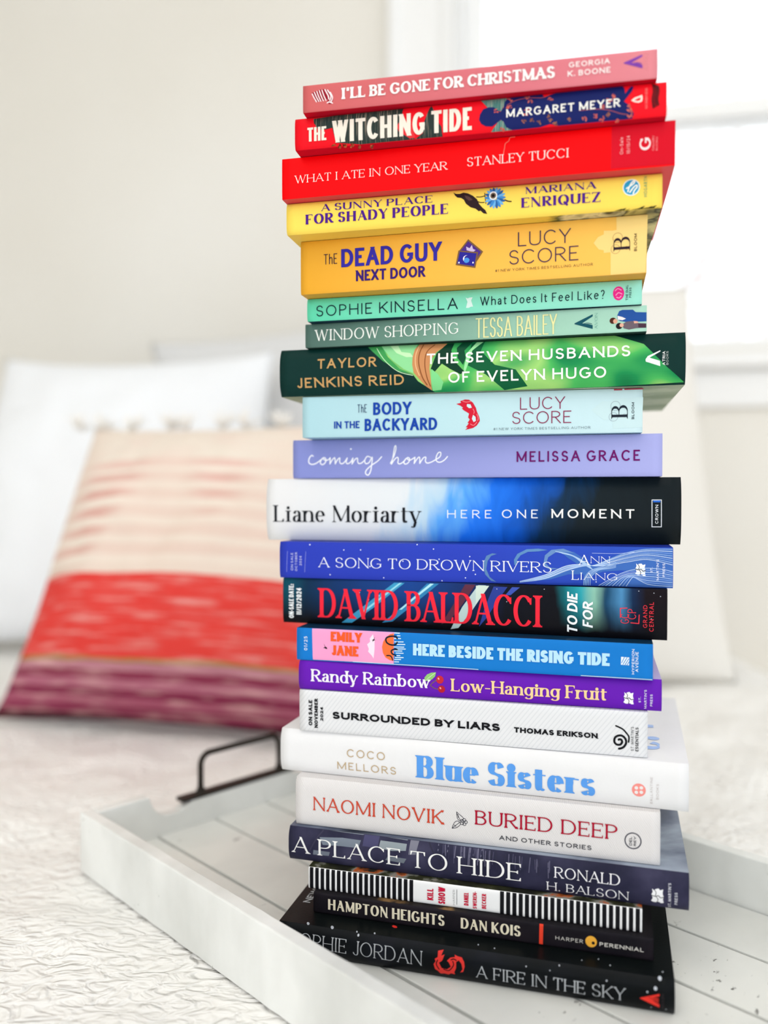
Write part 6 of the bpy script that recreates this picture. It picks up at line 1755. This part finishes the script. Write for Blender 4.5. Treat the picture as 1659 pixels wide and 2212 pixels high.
# weft streaks that lighten or darken the dyed threads
n2 = N.new('ShaderNodeTexNoise'); n2.inputs['Scale'].default_value = 1; n2.inputs['Detail'].default_value = 5
mp2 = N.new('ShaderNodeMapping'); mp2.inputs['Scale'].default_value = (16, 1, 190); L.new(tc.outputs['Object'], mp2.inputs[0]); L.new(mp2.outputs[0], n2.inputs['Vector'])
cr2 = N.new('ShaderNodeValToRGB'); cr2.color_ramp.elements[0].position = .50; cr2.color_ramp.elements[0].color = (0, 0, 0, 1); cr2.color_ramp.elements[1].position = .72; cr2.color_ramp.elements[1].color = (.55, .55, .55, 1)
L.new(n2.outputs['Fac'], cr2.inputs[0])
mx = N.new('ShaderNodeMix'); mx.data_type = 'RGBA'; mx.inputs[7].default_value = lin('#f0c8c0')
L.new(cr2.outputs[0], mx.inputs[0]); L.new(cr.outputs[0], mx.inputs[6])
# the pink dashes fade to cream in the middle of the width
n3 = N.new('ShaderNodeTexNoise'); n3.inputs['Scale'].default_value = 1; n3.inputs['Detail'].default_value = 0
mp3 = N.new('ShaderNodeMapping'); mp3.inputs['Scale'].default_value = (9, 1, 3); L.new(tc.outputs['Object'], mp3.inputs[0]); L.new(mp3.outputs[0], n3.inputs['Vector'])
cr3 = N.new('ShaderNodeValToRGB'); cr3.color_ramp.elements[0].position = .45; cr3.color_ramp.elements[0].color = (0, 0, 0, 1); cr3.color_ramp.elements[1].position = .58; cr3.color_ramp.elements[1].color = (.75, .75, .75, 1)
L.new(n3.outputs['Fac'], cr3.inputs[0])
up = M2('GREATER_THAN', zz, .432)
fac = M2('MULTIPLY', up, cr3.outputs[0])
mx2 = N.new('ShaderNodeMix'); mx2.data_type = 'RGBA'; mx2.inputs[7].default_value = lin('#ead9cb')
L.new(fac, mx2.inputs[0]); L.new(mx.outputs[2], mx2.inputs[6]); L.new(mx2.outputs[2], b.inputs['Base Color'])
bp = N.new('ShaderNodeBump'); bp.inputs['Strength'].default_value = .5; bp.inputs['Distance'].default_value = .002; L.new(n2.outputs['Fac'], bp.inputs['Height']); L.new(bp.outputs[0], b.inputs['Normal'])
b.inputs['Roughness'].default_value = .95; b.inputs['Specular IOR Level'].default_value = .1
pil, PW = cushion('throw_pillow', (-.49, .926, BED_Z + .004), (-.032, .816, BED_Z + .004), PH, 20, .17, m,
        'striped woven throw pillow, maroon and coral below, cream and blush above, left of the stack', seed=5, corner=.05, taper=.27)
tuft = mat('#fcf9f4', .95, 'cream_fringe', spec=.1)
for k, fx in enumerate((.10, .17, .26, .38, .42, .53, .60, .70, .80, .88)):
    bm = bmesh.new()
    rr = random.Random(k)
    for q in range(22):
        a = rr.uniform(0, 6.28); l = rr.uniform(.012, .022); tl = rr.uniform(.1, .9)
        p0 = Vector((PW * fx + math.cos(a) * .004, .052 + math.sin(a) * .004, PH * .985))
        p2 = p0 + Vector((math.cos(a) * l * tl, math.sin(a) * l * tl, l * (1.1 - tl * .5)))
        tube(bm, [p0, (p0 + p2) / 2 + Vector((0, 0, .002)), p2], .0016, 5, .0009)
    bm_obj('fringe_tuft', bm, tuft, pil, smooth=True)
bm = bmesh.new()
tas = mat('#5a1228', .9, 'maroon_tassel', spec=.1)
for q in range(14):
    rr = random.Random(q + 50)
    tube(bm, [(0.004, .05, .012), (-.010 + rr.uniform(-.003, .003), .05 + rr.uniform(-.006, .006), .016 + rr.uniform(-.004, .004)), (-.02, .05 + rr.uniform(-.008, .008), .022 + rr.uniform(-.008, .008))], .002, 5, .001)
bm_obj('corner_tassel', bm, tas, pil, smooth=True)

# ---------------------------------------------------------------- room
WY, WR = 1.78, R_(-12)
wall_m = noise_mat('warm_white_wall', [(.35, '#ebe7de'), (.65, '#f1eee7')], nscale=1.4, detail=2, rough=.9, spec=.1)
trim_m = mat('#f6f6f5', .45, 'white_trim_paint')
WF = empty('wall_back', (0, WY, 0), WR)
tag(WF, kind='structure')
# wall local frame: x to the right along the wall, y into the wall
WX0, WX1, WZ0, WZ1 = .155, 1.12, ZC + .296, ZC + 1.62
bm = bmesh.new()
T = .14
add_box(bm, -2.6, WX0, 0, T, 0, 2.9)
add_box(bm, WX1, 2.9, 0, T, 0, 2.9)
add_box(bm, WX0, WX1, 0, T, 0, WZ0)
add_box(bm, WX0, WX1, 0, T, WZ1, 2.9)
bm_obj('wall_panel', bm, wall_m, WF)
win = empty('window_1', (0, WY, 0), WR); tag(win, kind='structure')
bm = bmesh.new()
for (a, b_) in ((WX0 - .14, WX0 - .004), (WX1 + .004, WX1 + .14)):
    add_box(bm, a, b_, -.018, 0, WZ0 - .02, WZ1 + .10)
    s0 = b_ if a < WX0 else a
    add_box(bm, s0 - .02 if a < WX0 else s0, s0 if a < WX0 else s0 + .02, -.026, -.018, WZ0 - .02, WZ1 + .10)
    add_box(bm, a if a < WX0 else b_ - .016, a + .016 if a < WX0 else b_, -.030, -.018, WZ0 - .02, WZ1 + .10)
add_box(bm, WX0 - .14, WX1 + .14, -.02, 0, WZ1 + .004, WZ1 + .105)
bm_obj('window_casing', bm, trim_m, win, bevel=.003)
bm = bmesh.new()
for (a, b_) in ((WX0 - .004, WX0 + .012), (WX1 - .012, WX1 + .004)): add_box(bm, a, b_, 0, T, WZ0, WZ1)
add_box(bm, WX0, WX1, 0, T, WZ1 - .012, WZ1 + .004)
bm_obj('window_jamb', bm, trim_m, win)
bm = bmesh.new(); add_box(bm, WX0 - .12, WX1 + .12, -.045, T, WZ0 - .045, WZ0 - .015)
bm_obj('window_sill', bm, trim_m, win, bevel=.006)
bm = bmesh.new(); add_box(bm, WX0 - .10, WX1 + .10, -.016, 0, WZ0 - .12, WZ0 - .045)
bm_obj('window_apron', bm, trim_m, win, bevel=.004)
MR = ZC + .775
def sash(y0, z0, z1, bot, top, st=.042):
    bm = bmesh.new(); a, b_ = WX0 + .012, WX1 - .012
    add_box(bm, a, a + st, y0, y0 + .035, z0, z1); add_box(bm, b_ - st, b_, y0, y0 + .035, z0, z1)
    add_box(bm, a + st, b_ - st, y0, y0 + .035, z0, z0 + bot); add_box(bm, a + st, b_ - st, y0, y0 + .035, z1 - top, z1)
    s = bm_obj('window_sash', bm, trim_m, win, bevel=.003)
    bm = bmesh.new(); add_box(bm, a + st, b_ - st, y0 + .016, y0 + .020, z0 + bot, z1 - top)
    bm_obj('pane', bm, glass, s)
gm, N, L, b = nt('window_glass')
N.remove(b)
tr = N.new('ShaderNodeBsdfTransparent'); gl = N.new('ShaderNodeBsdfGlossy'); gl.inputs['Roughness'].default_value = .02
fr = N.new('ShaderNodeFresnel'); fr.inputs['IOR'].default_value = 1.45; ms = N.new('ShaderNodeMixShader')
L.new(fr.outputs[0], ms.inputs[0]); L.new(tr.outputs[0], ms.inputs[1]); L.new(gl.outputs[0], ms.inputs[2])
L.new(ms.outputs[0], N['Material Output'].inputs[0])
glass = gm
sash(.012, WZ0 - .014, MR + .020, .034, .038)
sash(.050, MR - .018, WZ1 - .012, .036, .05)
bm = bmesh.new()
add_box(bm, -2.6, 2.9, -.016, 0, 0, .12)
bo = bm_obj('baseboard_back', bm, trim_m, None, bevel=.004); bo.location = (0, WY, 0); bo.rotation_euler = (0, 0, WR); tag(bo, kind='structure')
bm = bmesh.new(); add_box(bm, -3.2, 3.4, -2.6, 2.6, -.02, 0)
fl = bm_obj('floor', bm, noise_mat('pale_oak_floor', [(.3, '#cbbba4'), (.7, '#dccdb8')], scale=(1, 12, 1), nscale=4, rough=.5), None); tag(fl, kind='structure')

for nm, a, b_ in (('wall_left', (-2.55, -2.6), (-2.45, 2.35)),):
    bm = bmesh.new(); add_box(bm, a[0], b_[0], a[1], b_[1], 0, 2.7)
    o = bm_obj(nm, bm, wall_m, None); tag(o, kind='structure')
bm = bmesh.new(); add_box(bm, -2.6, 3.2, -2.6, 2.5, 2.62, 2.7)
cl = bm_obj('ceiling', bm, mat('#f6f5f2', .9, 'ceiling_white'), None); tag(cl, kind='structure')

# ---------------------------------------------------------------- bare tree outside the window
tree = empty('garden_tree', (1.9, 6.5, -.6))
tag(tree, 'bare pale tree blurred beyond the window glass', 'tree')
bark = mat('#d8cdc8', .9, 'pale_bark')
bm = bmesh.new()
rt_ = random.Random(11)
def limb(p, d, l, r, lev):
    pts = [p]
    for k in range(5):
        d = (d + Vector((rt_.uniform(-.25, .25), rt_.uniform(-.2, .2), rt_.uniform(-.08, .16)))).normalized()
        pts.append(pts[-1] + d * l / 5)
    tube(bm, pts, r, 7, r * .55)
    if lev:
        for q in (2, 3, 4, 5):
            nd = (d + Vector((rt_.uniform(-1.1, 1.1), rt_.uniform(-.6, .6), rt_.uniform(-.3, .8)))).normalized()
            limb(pts[q], nd, l * .66, r * .5, lev - 1)
limb(Vector((0, 0, 0)), Vector((0, 0, 1)), 2.6, .11, 0)
for k in range(4):
    limb(Vector((rt_.uniform(-.1, .1), 0, 1.5 + k * .35)), Vector((rt_.uniform(-1, 1), 0, .7)).normalized(), 1.7, .05, 2)
bm_obj('branches', bm, bark, tree, smooth=True)
leafm = mat('#d8b8a8', .9, 'blush_leaves')
bm = bmesh.new()
for k in range(260):
    c = Vector((rt_.uniform(-1.8, 1.8), rt_.uniform(-.5, .5), rt_.uniform(1.9, 4.6)))
    s_ = rt_.uniform(.02, .05)
    q = [Vector((rt_.uniform(-1, 1), rt_.uniform(-1, 1), rt_.uniform(-1, 1))).normalized() * s_ for _ in range(3)]
    try: bm.faces.new([bm.verts.new(c + v) for v in q])
    except ValueError: pass
bm_obj('leaves', bm, leafm, tree)
